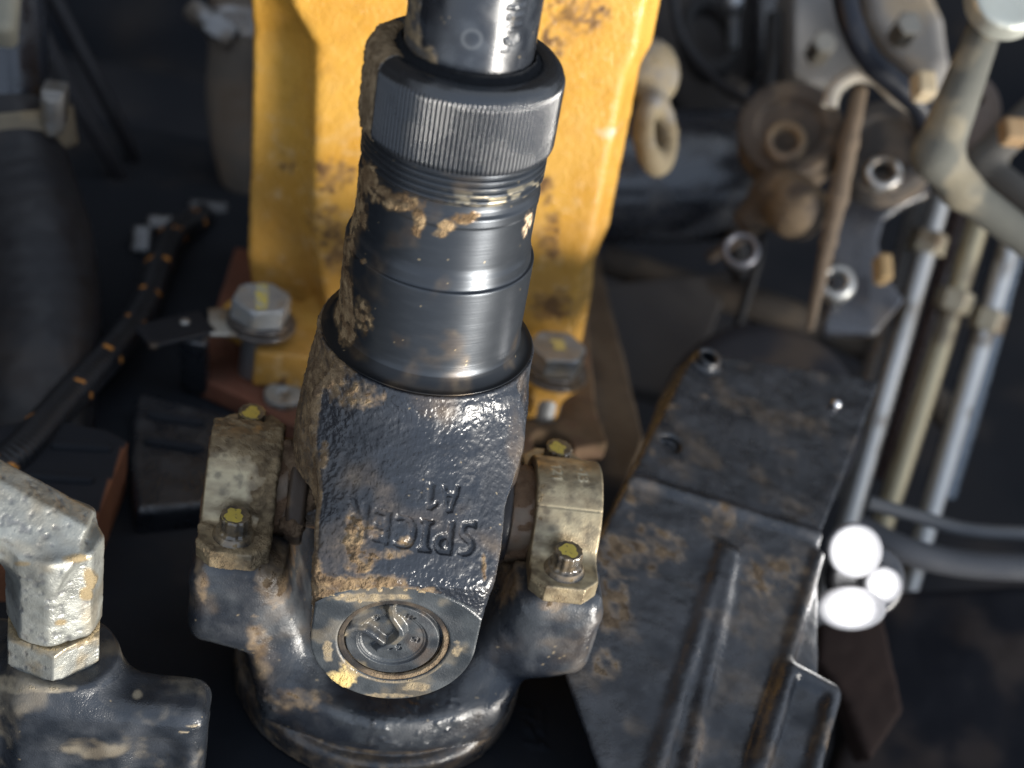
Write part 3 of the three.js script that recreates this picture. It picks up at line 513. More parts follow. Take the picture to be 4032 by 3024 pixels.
// ================================================================ universal joint cross with its bearing caps
const cross = thing('universal_joint_cross', 'cross of the universal joint with a swirl-ridged round cap facing out between the yokes', 'universal joint', V(0, 0, 0));
{
  const body = (x, y, z) => { let d = scyl(hyp(y, z), x, 0.0165, 0.066, 0.001); d = smin(d, scyl(hyp(x, y), z, 0.0165, 0.07, 0.001), 0.008); return smin(d, hyp3(x, y, z) - 0.027, 0.01); };
  part('cross_body', finish(sdfMesh(body, [-0.07, -0.03, -0.074], [0.07, 0.03, 0.074], 0.0011), { color: (x, y, z) => mix3([0.03, 0.03, 0.03], [0.07, 0.05, 0.035], fbm(x, y, z, 120, 3)), dirt: (x, y, z) => 0.25 + 0.6 * sst(0.4, 0.7, fbm(x, y, z, 90, 3)), dirtColor: (x, y, z) => mix3([0.08, 0.052, 0.032], [0.16, 0.10, 0.06], fbm(x, y, z, 200, 3)) }, M.cast), cross);
  // the front cap: a pressed disc with an annular rib, a comma-shaped ridge and an S-shaped ridge; small letters between
  const R = 0.0224, mk = (l) => l.map(([x, y]) => [(x - 1025) / 655, -(y - 690) / 465]);
  const S = mk([[930, 262], [925, 330], [960, 430], [1030, 500], [1090, 560], [1105, 610], [1080, 670], [1010, 740], [870, 820]]);
  const Cm = mk([[390, 700], [440, 640], [540, 605], [640, 610], [740, 650], [890, 735]]);
  const segd = (u, v, P) => { let d = 9; for (let k = 0; k + 1 < P.length; k++) { const ax = P[k][0], ay = P[k][1], bx = P[k + 1][0] - ax, by = P[k + 1][1] - ay, t = clamp(((u - ax) * bx + (v - ay) * by) / (bx * bx + by * by)); d = Math.min(d, Math.hypot(u - ax - bx * t, v - ay - by * t)); } return d; };
  const letters = canvasMask(256, 256, (g) => { g.font = 'bold 26px sans-serif'; g.textAlign = 'center'; g.textBaseline = 'middle'; const L = (t, x, y, a) => { g.save(); g.translate(128 + (x - 1025) / 655 * 124, 128 + (y - 690) / 465 * 124); g.rotate(a); g.fillText(t, 0, 0); g.restore(); }; L('W', 1165, 430, 0.5); L('G', 1290, 700, 1.9); L('S', 780, 505, -0.6); L('S', 1105, 810, 2.8); L('1', 1010, 820, 3.2); });
  const h = (u, v) => {
    const r = Math.hypot(u, v); let z = 0;
    const ring = Math.hypot(u + 0.02, v + 0.03);
    z += 0.0016 * sst(0.60, 0.66, ring) * sst(0.90, 0.84, ring) * (1 - sst(0.25, 0.45, v - 0.6 * (u + 0.7)) * sst(-0.05, -0.25, u + 0.02));   // rib, fading out at the upper left
    z = smax(z, smax(0.0030 * sst(0.135, 0.03, segd(u, v, S)), 0.0026 * sst(0.14, 0.03, segd(u, v, Cm)), 0.0004), 0.0005);
    z = Math.max(z, 0.0016 * sst(0.075, 0.02, Math.abs(ring - 0.62)) * 0.4);
    z -= 0.0016 * sst(0.90, 0.93, r) * sst(1.0, 0.98, r);
    z -= 0.0010 * Math.max(0, 1 - Math.hypot((u + 0.45) / 0.5, (v - 0.42) / 0.4));
    z -= 0.0007 * letters((u * 124 + 128) / 256, (-v * 124 + 128) / 256);
    return z;
  };
  const nu = 190, m = gridMesh(nu, nu, (a, b) => { const x = a * 2 - 1, y = b * 2 - 1, u = x * Math.sqrt(1 - y * y / 2), v = y * Math.sqrt(1 - x * x / 2); return [u * R, v * R, 0.0862 + 1.05 * h(u, v)]; });
  const cap = part('bearing_cap', finish(m, {
    color: (x, y, z) => mix3([0.022, 0.025, 0.029], [0.045, 0.05, 0.054], sst(0.35, 0.7, fbm(x, y, z, 160, 4))),
    dirt(x, y) { const r = hyp(x, y) / R, nz = fbm(x, y, 0.3, 300, 4) - 0.5; return sst(0.86, 0.97, r) * (0.42 + 0.4 * sst(-0.008, 0.008, x - y)) * sst(0.006, -0.004, y) + nz * 0.5 * sst(0.75, 0.9, r) + 0.2 * sst(0.5, 0.7, fbm(x, y, 1, 90, 3)); },
    dirtColor: (x, y, z) => x > 0.004 ? mix3([0.12, 0.075, 0.04], [0.25, 0.16, 0.09], fbm(x, y, z, 300, 3)) : mix3([0.3, 0.22, 0.12], [0.5, 0.4, 0.24], fbm(x, y, z, 300, 3)),
  }, M.castSmooth), cross, 'round pressed cap with swirl ridges in the front yoke ear');
  part('snap_ring', finish(lathe([[0.0205, -0.0008], [0.0227, -0.0008], [0.0229, 0], [0.0227, 0.0009], [0.0207, 0.0009], [0.0203, 0]], 160, 0.0005), { color: [0.012, 0.013, 0.015], dirt: (x, y, z) => 0.36 * fbm(x, y, z, 200, 3) + 0.5 * sst(0.004, 0.018, x + z) }, M.matte).rotateX(Math.PI / 2), cross).position.z = 0.0878;
  for (const s of [-1, 1]) {
    const cupF = (x, y, z) => scyl(hyp(y, z), x - s * 0.068, 0.0224, 0.0185, 0.001);
    part('bearing_cap', finish(sdfMesh(cupF, [s > 0 ? 0.046 : -0.09, -0.026, -0.026], [s > 0 ? 0.09 : -0.046, 0.026, 0.026], 0.0008), { color: (x, y, z) => mix3([0.09, 0.075, 0.06], [0.2, 0.15, 0.1], fbm(x, y, z, 180, 3)), dirt: (x, y, z) => 0.25 + 0.75 * sst(0.35, 0.65, fbm(x, y, z, 110, 3)), dirtColor: (x, y, z) => mix3([0.09, 0.055, 0.035], [0.20, 0.125, 0.075], fbm(x, y, z, 260, 3)) }, M.zinc), cross);
    const se = (x, y, z) => scyl(hyp(y, z), x - s * 0.0455, 0.0252, 0.0042, 0.002);
    part('seal', finish(sdfMesh(se, [s > 0 ? 0.038 : -0.053, -0.028, -0.028], [s > 0 ? 0.053 : -0.038, 0.028, 0.028], 0.0009), { color: C.rubber, dirt: (x, y, z) => (s < 0 ? 0.3 : 0.1) + 0.6 * sst(0.5, 0.75, fbm(x, y, z, 90, 3)), dirtColor: [0.13, 0.085, 0.05] }, M.rubber), cross);
  }
}

{
  // mud caked round the left trunnion, between strap and yoke
  const a = at(1165, 1815, 0.705), b = at(1200, 1960, 0.70), c = at(1150, 2060, 0.70);
  const f = (x, y, z) => { const d = smin(smin(scap(x, y, z, a, b, 0.0085, 0.007), hyp3(x - c.x, y - c.y, z - c.z) - 0.0055, 0.006), hyp3(x - a.x, (y - a.y) * 1.4, z - a.z) - 0.010, 0.006); return d + 0.006 * (fbm(x, y, z, 190, 3) - 0.5); };
  part('dried_mud', finish(sdfMesh(f, ...around([a, b, c], 0.018), 0.0008), { relief: (x, y, z) => 0.0012 * (fbm(x, y, z, 520, 3) - 0.5), color: (x, y, z) => mix3([0.085, 0.055, 0.036], [0.19, 0.13, 0.082], sst(0.3, 0.7, fbm(x, y, z, 230, 4))) }, M.dust), cross, 'mud caked round the left trunnion');
}
// ================================================================ lower flange yoke with straps and bolts
const flange = thing('flange_yoke', 'black cast flange yoke with dusty brass-coloured bearing straps cradling the joint', 'flange yoke', V(0.004, -0.1, 0));
const FX = 0.004;
function flangeSdf(x, y, z) {
  const X = x - FX, xa = Math.abs(X), rad = hyp(X, z);
  let d = smax(rad - 0.0665, smax(y + 0.074, -0.0945 - y, 0.002), 0.006);
  d = Math.min(d, scyl(rad, y + 0.099, 0.0645, 0.0055, 0.001));
  const low = scyl(rad, y + 0.106, 0.0705, 0.0075, 0.003); d = Math.min(d, low);
  // arms: ear blocks on sloping struts
  const ear = sbox(xa - 0.0735, y + 0.032, z, 0.0165, 0.0255, 0.046, 0.007);
  const strut = smax(spoly(xa, y, [[0.052, -0.012], [0.0885, -0.02], [0.086, -0.045], [0.064, -0.062], [0.052, -0.094], [0.02, -0.094], [0.025, -0.076], [0.036, -0.055], [0.045, -0.032]]), Math.abs(z) - (0.044 + 0.010 * sst(-0.05, -0.085, y)), 0.012);
  let a = smin(ear, strut, 0.012);
  d = smin(d, a, 0.016);
  return smax(d, -(hyp(y - 0.001, z) - 0.0232 + (xa < 0.04 ? 1 : 0)), 0.002);
}
{
  const P2 = patches(flangeSdf, [[850, 2190, 120, 40, 0.5], [1080, 2260, 80, 150, 0.62], [1060, 2310, 50, 60, 0.66], [1150, 2180, 50, 60, 0.6], [2030, 2200, 100, 120, 0.72], [2000, 2300, 80, 90, 0.62], [2190, 2325, 80, 26, 0.72], [2170, 2360, 70, 50, 0.45], [790, 2250, 30, 150, 0.56], [1020, 2560, 50, 150, 0.5], [1150, 2760, 140, 50, 0.42]]);
  const m = sdfMesh(flangeSdf, [-0.092, -0.116, -0.074], [0.1, 0.002, 0.076], 0.00085);
  part('yoke_body', finish(m, {
    relief: (x, y, z) => 0.0012 * (fbm(x, y, z, 90, 2) - 0.5) + 0.00028 * (fbm(x, y, z, 450, 2) - 0.5) + 0.0005 * sst(0.66, 0.8, vn(x * 380, y * 380, z * 380)) * (y < -0.06 && y > -0.092 ? sst(0.5, 0.6, fbm(x, y, z, 40, 2)) : 0),
    color: (x, y, z) => mix3(mix3([0.018, 0.021, 0.027], [0.042, 0.047, 0.053], sst(0.35, 0.75, fbm(x, y, z, 80, 4))), C.pale, 0.5 * speck(x, y, z, 600, 0.94)),
    dirt(x, y, z, n) { let d = patchAt(P2, x, y, z); const nz = fbm(x, y, z, 260, 4) - 0.5; if (d > 0.02) d = d * 0.85 + nz * 1.2; if (y < -0.096) d = Math.max(d, 0.25 + nz * 0.8); return Math.max(d, 0.2 * sst(0.45, 0.75, fbm(x, y, z, 60, 3))); },
    dirtColor: (x, y, z) => mix3([0.10, 0.07, 0.045], [0.25, 0.18, 0.11], sst(0.3, 0.7, fbm(x, y, z, 150, 3))),
  }, M.castSmooth), flange);
  const strapF = (x, y, z) => {
    const rr = hyp(y, z); let d = Math.max(Math.abs(rr - 0.0252) - 0.0027, -y);
    const foot = sbox(0, y + 0.0028, Math.abs(z) - 0.0365, 1, 0.0032, 0.0125, 0.0008);
    d = smin(d, Math.max(foot, 0), 0.006); d = smin(d, foot, 0.006);
    const xc = 0.0152, ax = Math.abs(x); let pl = Math.max(ax - xc, Math.abs(z) - 0.0488, (ax + Math.abs(z) - 0.0575) * 0.7071);
    return smax(d, pl, 0.0012);
  };
  const marks = canvasMask(128, 128, (g) => { g.font = 'bold 34px sans-serif'; g.textAlign = 'center'; g.textBaseline = 'middle'; for (const [t, x] of [['121', 34], ['-13', 92]]) { g.save(); g.translate(x, 64); g.rotate(Math.PI / 2); g.fillText(t, 0, 0); g.restore(); } });
  const sm = (dirty) => finish(sdfMesh(strapF, [-0.0165, -0.008, -0.051], [0.0165, 0.03, 0.051], 0.0006), {
    relief: (x, y, z) => 0.0002 * (fbm(x, y, z, 300, 3) - 0.5) * (dirty ? 2 : 1) - (dirty ? 0 : 0.0003 * (Math.abs(z - 0.018) < 0.0003 && y > 0 ? 1 : 0)) + (dirty || y < 0.01 ? 0 : 0.0003 * marks(0.5 + x / 0.026, 0.5 + (z - 0.001) / 0.026)),
    color: (x, y, z) => !dirty && y > 0.01 && marks(0.5 + x / 0.026, 0.5 + (z - 0.001) / 0.026) > 0.5 ? [0.55, 0.48, 0.33] : mix3(mix3([0.30, 0.24, 0.15], [0.44, 0.365, 0.23], sst(0.3, 0.7, fbm(x * 0.4, y, z, 260, 3))), [0.12, 0.10, 0.07], sst(0.5, 0.75, fbm(x, y, z, 200, 4)) * 0.7),
    dirt: (x, y, z) => { const nz = fbm(x, y, z, 240, 4) - 0.5; return dirty ? 0.56 + nz * 1.3 + 0.4 * sst(0.004, 0.014, x) - 0.75 * sst(0.012, 0.004, Math.abs(z - 0.021)) * sst(0.006, 0.0, x) + 0.2 * sst(0.0, -0.02, z) : 0.18 + nz * 0.9 + 0.3 * sst(-0.006, -0.013, x) + 0.25 * sst(0.044, 0.048, z); },
    dirtColor: (x, y, z) => mix3([0.125, 0.09, 0.055], dirty ? [0.26, 0.195, 0.115] : [0.33, 0.26, 0.155], sst(0.3, 0.7, fbm(x, y, z, 300, 3))), crust: dirty ? 0.0011 : 0.0004,
  }, M.zinc);
  const boltF = (x, y, z) => { const r = hyp(x, z), a = Math.atan2(z, x), k = Math.abs(((a * 6 / Math.PI) % 1 + 1) % 1 - 0.5) * 2; const head = Math.max(r - 0.0061 - 0.00055 * k + 0.3 * Math.max(0, y - 0.0118), y - 0.0128, 0.002 - y); const fl = Math.max(r - 0.0094 + 0.55 * Math.max(0, y - 0.0014), y - 0.0042, -y); return Math.max(smin(head, fl, 0.0016), -0.0005 - y); };
  const bm = sdfMesh(boltF, [-0.0105, -0.001, -0.0105], [0.0105, 0.0145, 0.0105], 0.00038);
  const bolt0 = finish(bm, { color: (x, y, z) => mix3([0.013, 0.014, 0.016], [0.05, 0.048, 0.045], sst(0.45, 0.75, fbm(x, y, z, 300, 3))), dirt: (x, y, z) => 0.16 + 0.85 * (fbm(x, y, z, 210, 3) - 0.32) * (y < 0.004 ? 1.4 : 0.8), dirtColor: [0.22, 0.16, 0.09], crust: 0.0002 }, M.smoothBlack);
  const markShape = (k) => { const m = gridMesh(28, 6, (u, v) => { const a = u * 2 * Math.PI, r = v * Math.min(0.0058, 0.0056 * (0.5 + 0.9 * vn(Math.cos(a) * 1.8 + k * 7, Math.sin(a) * 1.8, k))); return [r * Math.sin(a) - 0.0006, 0.01295 - 0.0002 * v * v * v, r * Math.cos(a)]; }); return finish(m, { relief: (x, y, z) => 0.00008 * fbm(x, y, z, 900, 2), color: (x, y, z) => fbm(x, y, z, 900, 2) > 0.68 ? [0.1, 0.09, 0.05] : mix3([0.60, 0.46, 0.06], [0.40, 0.30, 0.08], fbm(x, y, z, 500, 3)) }, M.paint); };
  [[-0.0707, true], [0.0745, false]].forEach(([sx, dirty]) => {
    lpart('bearing_strap', sm(dirty), flange, V(sx - FX, 0.1, 0), dirty ? 'muddy left bearing strap' : 'cleaner right bearing strap with stamped marks');
    for (const [sz, k] of [[0.0365, 1], [-0.0365, 2]]) {
      const b = bolt0.clone(); b.name = 'strap_bolt'; b.castShadow = b.receiveShadow = true; b.position.set(sx - FX, 0.1004, sz); b.rotation.y = k * 0.7 + sx; flange.add(b);
      const mk = markShape(k + (dirty ? 0 : 4)); mk.name = 'paint_mark'; mk.castShadow = mk.receiveShadow = true; b.add(mk);
    }
  });
}

// ================================================================ left side: fitting and valve block in front
const EL = 0.69;
{
  const o = at(445, 2800, 0.655), W = 0.0405, boss = at(255, 2560, 0.668);
  const block = thing('valve_block', 'black cast valve block with rounded shoulder and ribs under the elbow fitting', 'valve block', V(o.x, o.y - 0.12, o.z - 0.03));
  const cz = o.z - 0.0135, cx = o.x - 0.002;
  const ribs = [[at(135, 2900, 0.66).x, 0.004], [at(438, 2900, 0.66).x, 0.0055], [at(775, 2900, 0.66).x, 0.005]];
  const f = (x, y, z) => {
    let d = sbox(x - cx, y - (o.y - 0.062), z - cz, W, 0.062, 0.0135, 0.008);
    for (const q of [[(ribs[0][0] + ribs[1][0]) / 2, 0.0105], [(ribs[1][0] + ribs[2][0]) / 2, 0.0115]]) d = smax(d, -sbox(x - q[0], y - (o.y - 0.078), z - (cz + 0.0195), q[1], 0.062, 0.0105, 0.008), 0.006);
    const side = sbox(x - (cx - 0.055), y - (o.y - 0.07), z - (cz - 0.018), 0.035, 0.064, 0.024, 0.006); d = smin(d, side, 0.006);
    const b = scyl(hyp(x - boss.x, z - boss.z), y - (boss.y - 0.05), 0.0222, 0.05, 0.0012); d = smin(d, b, 0.016);
    return d;
  };
  const L = patches(f, [[60, 2700, 140, 40, 0.55], [200, 2715, 110, 16, 0.5], [760, 2858, 26, 5, 0.95], [722, 2882, 20, 5, 0.85], [540, 2735, 20, 20, 0.5]]);
  const m = sdfMesh(f, [cx - 0.085, o.y - 0.07, cz - 0.07], [cx + 0.044, Math.max(o.y, boss.y) + 0.003, cz + 0.026], 0.0008);
  part('block_body', finish(m, { relief: (x, y, z) => 0.0007 * (fbm(x, y, z, 110, 3) - 0.5), color: (x, y, z) => mix3(mix3([0.014, 0.017, 0.022], [0.035, 0.039, 0.046], sst(0.35, 0.75, fbm(x, y, z, 90, 4))), C.pale, 0.4 * speck(x, y, z, 500, 0.95)), dirt: (x, y, z) => { const d = patchAt(L, x, y, z); return Math.max(d > 0.02 ? d + (fbm(x, y, z, 260, 3) - 0.5) * 0.8 : 0, 0.3 * sst(0.45, 0.75, fbm(x, y, z, 70, 4))); }, dirtColor: (x, y, z) => mix3([0.22, 0.17, 0.11], [0.42, 0.36, 0.26], fbm(x, y, z, 120, 3)) }, M.castSmooth), block);

  const E0 = V(boss.x - 0.0045, boss.y, boss.z - 0.0005);
  const fit = thing('elbow_fitting', 'pitted zinc elbow fitting with hex nut screwed into the black block', 'pipe fitting', E0.clone());
  const zo = { relief: (x, y, z) => 0.0005 * (fbm(x, y, z, 260, 3) - 0.5) - 0.0003 * sst(0.62, 0.75, fbm(x, y, z, 420, 2)), color: (x, y, z) => mix3(mix3([0.185, 0.188, 0.172], [0.27, 0.275, 0.25], sst(0.3, 0.7, fbm(x, y, z, 90, 4))), [0.10, 0.10, 0.11], 0.5 * sst(0.56, 0.74, fbm(x, y, z, 420, 3))), dirtColor: (x, y, z) => mix3([0.20, 0.15, 0.085], [0.28, 0.215, 0.12], fbm(x, y, z, 150, 2)), crust: 0.00012 };
  const nut = (x, y, z) => { const X = x - E0.x, Y = y - E0.y, Z = z - E0.z, c = Math.cos(0.35), s = Math.sin(0.35); const a = shex(X * c + Z * s, Z * c - X * s, 0.0182); return Math.max(smax(a, Math.abs(Y - 0.0095) - 0.0095, 0.001), (hyp(X, Z) - 0.0192) * 0.6 + (Math.abs(Y - 0.0095) - 0.0085) * 0.6); };
  part('nut', finish(sdfMesh(nut, [E0.x - 0.024, E0.y - 0.001, E0.z - 0.024], [E0.x + 0.024, E0.y + 0.02, E0.z + 0.024], 0.0007), { ...zo, dirt: (x, y, z) => { const n = fbm(x, y, z, 160, 4) - 0.5; return 0.15 + n + 0.5 * sst(E0.y + 0.014, E0.y + 0.019, y); } }, M.zinc), fit);
  const bend = V(E0.x - 0.001, E0.y + 0.060, E0.z - 0.002), dir = V().addScaledVector(RT, -0.80).addScaledVector(UP, 0.50).addScaledVector(BACK, 0.30).normalize(), fr = axisFrame(bend, dir, V(0, 0, 1));
  const oct = (a, b, r) => smax(smax(Math.abs(a), Math.abs(b), 0.0012), (Math.abs(a) + Math.abs(b)) * 0.765, 0.0012) - r;
  const body = (x, y, z) => {
    const X = x - E0.x, Z = z - E0.z, c = Math.cos(0.25), s = Math.sin(0.25), [h, u, v] = fr(x, y, z);
    let A = smax(oct(X * c + Z * s, Z * c - X * s, 0.0188), Math.max(E0.y + 0.0195 - y, y - bend.y - 0.006), 0.002);
    A = Math.max(A, (hyp(X, Z) - 0.0180) * 0.7 - (y - E0.y - 0.0195) * 0.55);
    const B = smax(oct(u, v, 0.0186), Math.max(-h - 0.008, h - 0.037), 0.002);
    return smin(A, B, 0.006);
  };
  const L2 = patches(body, [[300, 2200, 60, 20, 0.72], [352, 2280, 20, 60, 0.8], [340, 2340, 24, 36, 0.8], [240, 2450, 24, 16, 0.62], [90, 2220, 40, 12, 0.6]]);
  part('elbow_body', finish(sdfMesh(body, [E0.x - 0.075, E0.y + 0.018, E0.z - 0.04], [E0.x + 0.024, E0.y + 0.115, E0.z + 0.05], 0.0008), { ...zo, dirt: (x, y, z) => { const d = patchAt(L2, x, y, z); return d > 0.02 ? d * 0.95 + (fbm(x, y, z, 230, 3) - 0.5) * 0.9 : 0.3 * sst(0.4, 0.7, fbm(x, y, z, 60, 3)); } }, M.zinc), fit);
  const sw = (x, y, z) => { const [h, u, v] = fr(x, y, z); return Math.max(smax(shex(u, v, 0.0175), Math.abs(h - 0.052) - 0.0135, 0.001), (hyp(u, v) - 0.0185) * 0.6 + (Math.abs(h - 0.052) - 0.0125) * 0.6); };
  const tip = bend.clone().addScaledVector(dir, 0.052);
  part('swivel_nut', finish(sdfMesh(sw, [tip.x - 0.03, tip.y - 0.03, tip.z - 0.03], [tip.x + 0.03, tip.y + 0.03, tip.z + 0.03], 0.0008), { ...zo, dirt: (x, y, z) => 0.3 + (fbm(x, y, z, 120, 4) - 0.5) * 1.3 }, M.zinc), fit);
  const hose = tube([tip, tip.clone().addScaledVector(dir, 0.03), tip.clone().addScaledVector(dir, 0.12)], 0.013, 12, 24);
  part('hose_end', finish(hose, { color: C.rubber }, M.rubber), fit);
}
// ---------------------------------------------------------------- left background: tray, hoses, braided loom, clip strip
{
  const yT = -0.078, P = [[505, 1735], [338, 2150], [-120, 2160], [-120, 1690], [180, 1640], [420, 1690]].map(([a, b]) => { const p = onY(a, b, yT); return [p.x, p.z]; });
  const f = (x, y, z) => { let d = smax(spoly(x, z, P), Math.abs(y - (yT - 0.022)) - 0.022, 0.002); return d; };
  const c = onY(200, 1900, yT), t = thing('support_tray', 'black support tray with a rusty brown edge under the braided loom', 'tray', V(c.x, FLOOR, c.z));
  const [lo, hi] = around(P.map((q) => V(q[0], yT - 0.02, q[1])), 0.025);
  part('tray_body', finish(sdfMesh(f, lo, hi, 0.0022), { color: (x, y, z, n) => Math.abs(n[0]) > 0.55 || n[2] > 0.6 ? mix3([0.13, 0.052, 0.028], [0.19, 0.08, 0.04], fbm(x, y, z, 50, 3)) : mix3([0.008, 0.010, 0.014], [0.02, 0.021, 0.025], fbm(x, y, z, 40, 3)) }, M.matte), t);
  const ribSpots = [[130, 1880, 350, 1895], [220, 1760, 420, 1770]];
  for (const [a, b, c2, d] of ribSpots) { const p = onY(a, b, yT), q = onY(c2, d, yT), g = (x, y, z) => scap(x, y, z, p, q, 0.003); const [l, h] = around([p, q], 0.005); part('rib', finish(sdfMesh(g, l, h, 0.0012), { color: [0.014, 0.016, 0.02] }, M.matte), t); }
}
{
  // raised black casting on the floor between tray and shaft, with cast ribs
  const P = [[560, 1560], [870, 1640], [900, 1960], [560, 1990], [540, 1800]].map(([a, b]) => { const p = onY(a, b, -0.098); return [p.x, p.z]; });
  const f = (x, y, z) => smax(spoly(x, z, P) - 0.004, Math.abs(y + 0.108) - 0.01, 0.004), [lo, hi] = around(P.map((q) => V(q[0], -0.106, q[1])), 0.014);
  const t = thing('floor_casting', 'low black ribbed casting on the floor left of the joint', 'casting', V((lo[0] + hi[0]) / 2, FLOOR, (lo[2] + hi[2]) / 2));
  part('casting_body', finish(sdfMesh(f, lo, hi, 0.002), { color: (x, y, z) => mix3([0.007, 0.009, 0.013], [0.016, 0.018, 0.022], fbm(x, y, z, 50, 3)), relief: (x, y, z) => 0.0008 * (fbm(x, y, z, 90, 3) - 0.5) }, M.cast), t);
  for (const [a, b, c2, d] of [[600, 1640, 780, 1668], [590, 1742, 780, 1770]]) { const p = onY(a, b, -0.098), q = onY(c2, d, -0.098), g = (x, y, z) => scap(x, y, z, p, q, 0.0035); const [l, h] = around([p, q], 0.006); part('rib', finish(sdfMesh(g, l, h, 0.0012), { color: [0.014, 0.016, 0.02] }, M.matte), t); }
}
{
  // post of the bracket below the clip strip
  const p = at(735, 1330, 0.98), q = onY(735, 1560, FLOOR);
  const D = 0.985, base = onY(700, 1560, FLOOR);
  const t = thing('clip_strip', 'black strip with pale end tab clamped under the striped bolt', 'bracket', at(800, 1280, D));
  const a = onY(1030, 1275, -0.0645), b = onY(822, 1268, -0.0645), c = onY(560, 1330, -0.0645);
  const bar = (A, B, w, h) => { const mid = A.clone().add(B).multiplyScalar(0.5), fr = axisFrame(mid, B.clone().sub(A), V(0, 1, 0)), L = A.distanceTo(B) / 2; return [(x, y, z) => { const [e, u, v] = fr(x, y, z); return sbox(e, u, v, L, h, w, 0.0008); }, ...around([A, B], w + 0.004)]; };
  const [f1, l1, h1] = bar(a, b, 0.0135, 0.0012), [f2, l2, h2] = bar(b.clone().lerp(c, 0.02), c, 0.0115, 0.0016);
  part('tab', finish(sdfMesh(f1, l1, h1, 0.0009), { color: (x, y, z) => mix3([0.33, 0.32, 0.28], [0.45, 0.43, 0.38], fbm(x, y, z, 120, 3)), dirt: dirtNoise(0.6, 0.45, 0.7, 90) }, M.zinc), t, 'pale bare end tab');
  part('strip', finish(sdfMesh(f2, l2, h2, 0.0011), { color: [0.012, 0.013, 0.016], dirt: dirtNoise(0.4, 0.5, 0.75, 60) }, M.rubber), t);
  const r = onY(728, 1268, -0.0625); part('rivet', finish(sdfMesh((x, y, z) => hyp3(x - r.x, (y - r.y) * 1.6, z - r.z) - 0.0032, [r.x - 0.005, r.y - 0.004, r.z - 0.005], [r.x + 0.005, r.y + 0.004, r.z + 0.005], 0.0007), { color: [0.3, 0.29, 0.27] }, M.metal), t);
  const leg = bar(onY(762, 1330, -0.066), onY(770, 1530, FLOOR + 0.003), 0.008, 0.004); part('leg', finish(sdfMesh(leg[0], leg[1], leg[2], 0.0014), { color: [0.014, 0.016, 0.02] }, M.smoothBlack), t);
}
function hoseThing(name, label, category, px, r, opt, material, sides = 40, segs = 160, radial, group) {
  const pts = px.map(([a, b, d]) => at(a, b, d)), low = pts.reduce((a, b) => b.y < a.y ? b : a), t = thing(name, label, category, low.clone(), group);
  part(name === 'braided_loom' ? 'sleeve' : 'hose', finish(tube(pts, r, segs, sides, radial), opt, material), t); return { t, pts };
}
{
  const { t, pts } = hoseThing('radiator_hose', 'fat black ribbed hose with a tan clamp at the left edge', 'hose', [[20, 470, 0.96], [70, 700, 0.95], [140, 950, 0.935], [170, 1250, 0.92], [150, 1500, 0.905], [150, 1900, 0.89]], (v) => 0.0315 + 0.0015 * Math.sin(v * 3.1), { color: (x, y, z) => mix3([0.010, 0.011, 0.014], [0.022, 0.021, 0.022], fbm(x, y, z, 40, 3)), dirt: (x, y, z) => 0.3 * sst(0.45, 0.75, fbm(x, y, z, 26, 4)), dirtColor: [0.045, 0.034, 0.027] }, M.rubber, 72, 260, (v) => 0.00007 * Math.sin(v * 120));
  part('upper_pipe', finish(tube([at(-20, -250, 0.95), at(-5, 100, 0.955), at(20, 470, 0.96), at(26, 500, 0.962)], 0.0285, 40, 60), { color: [0.009, 0.011, 0.016] }, M.smoothBlack), t);
  const a = at(18, 430, 0.96), b = at(40, 590, 0.966);
  const cl = thing('hose_clamp', 'tan dusty band clamp around the fat left hose', 'clamp', b.clone());
  part('band', finish(tube([a, a.clone().lerp(b, 0.5), b], 0.0405, 14, 90, (v) => (v < 0.04 || v > 0.96 ? -0.0012 : 0)), { color: (x, y, z) => mix3([0.11, 0.092, 0.065], [0.20, 0.165, 0.115], fbm(x, y, z, 60, 3)), dirt: dirtNoise(0.8, 0.45, 0.65, 50), dirtColor: (x, y, z) => mix3([0.12, 0.09, 0.06], [0.28, 0.22, 0.14], fbm(x, y, z, 90, 2)) }, M.matte), cl);
  const s = at(215, 415, 0.935), g = (x, y, z) => { const X = x - s.x, Y = y - s.y, Z = z - s.z; return smin(sbox(X, Y, Z, 0.007, 0.013, 0.008, 0.002), scyl(hyp(X, Z - 0.005), Y + 0.004, 0.0055, 0.012, 0.001), 0.002); };
  part('clamp_screw', finish(sdfMesh(g, [s.x - 0.012, s.y - 0.02, s.z - 0.012], [s.x + 0.012, s.y + 0.018, s.z + 0.014], 0.0012), { color: [0.18, 0.17, 0.155], dirt: dirtNoise(0.7, 0.45, 0.7, 90), dirtColor: [0.13, 0.105, 0.075] }, M.zinc), cl);
}
hoseThing('thin_hose', 'thin dark hose slanting behind the fat left hose, nearest it', 'hose', [[70, -80, 1.08], [180, 160, 1.09], [300, 400, 1.1], [430, 620, 1.12], [520, 800, 1.15]], 0.0058, { color: [0.020, 0.019, 0.021] }, M.rubber, 20, 90, null, 'thin hoses behind the fat hose');
hoseThing('thin_hose', 'second thin dark hose slanting above, farther from the fat hose', 'hose', [[175, -80, 1.1], [290, 140, 1.11], [400, 350, 1.12], [500, 560, 1.14], [570, 760, 1.18]], 0.0052, { color: [0.022, 0.021, 0.023] }, M.rubber, 20, 90, null, 'thin hoses behind the fat hose');
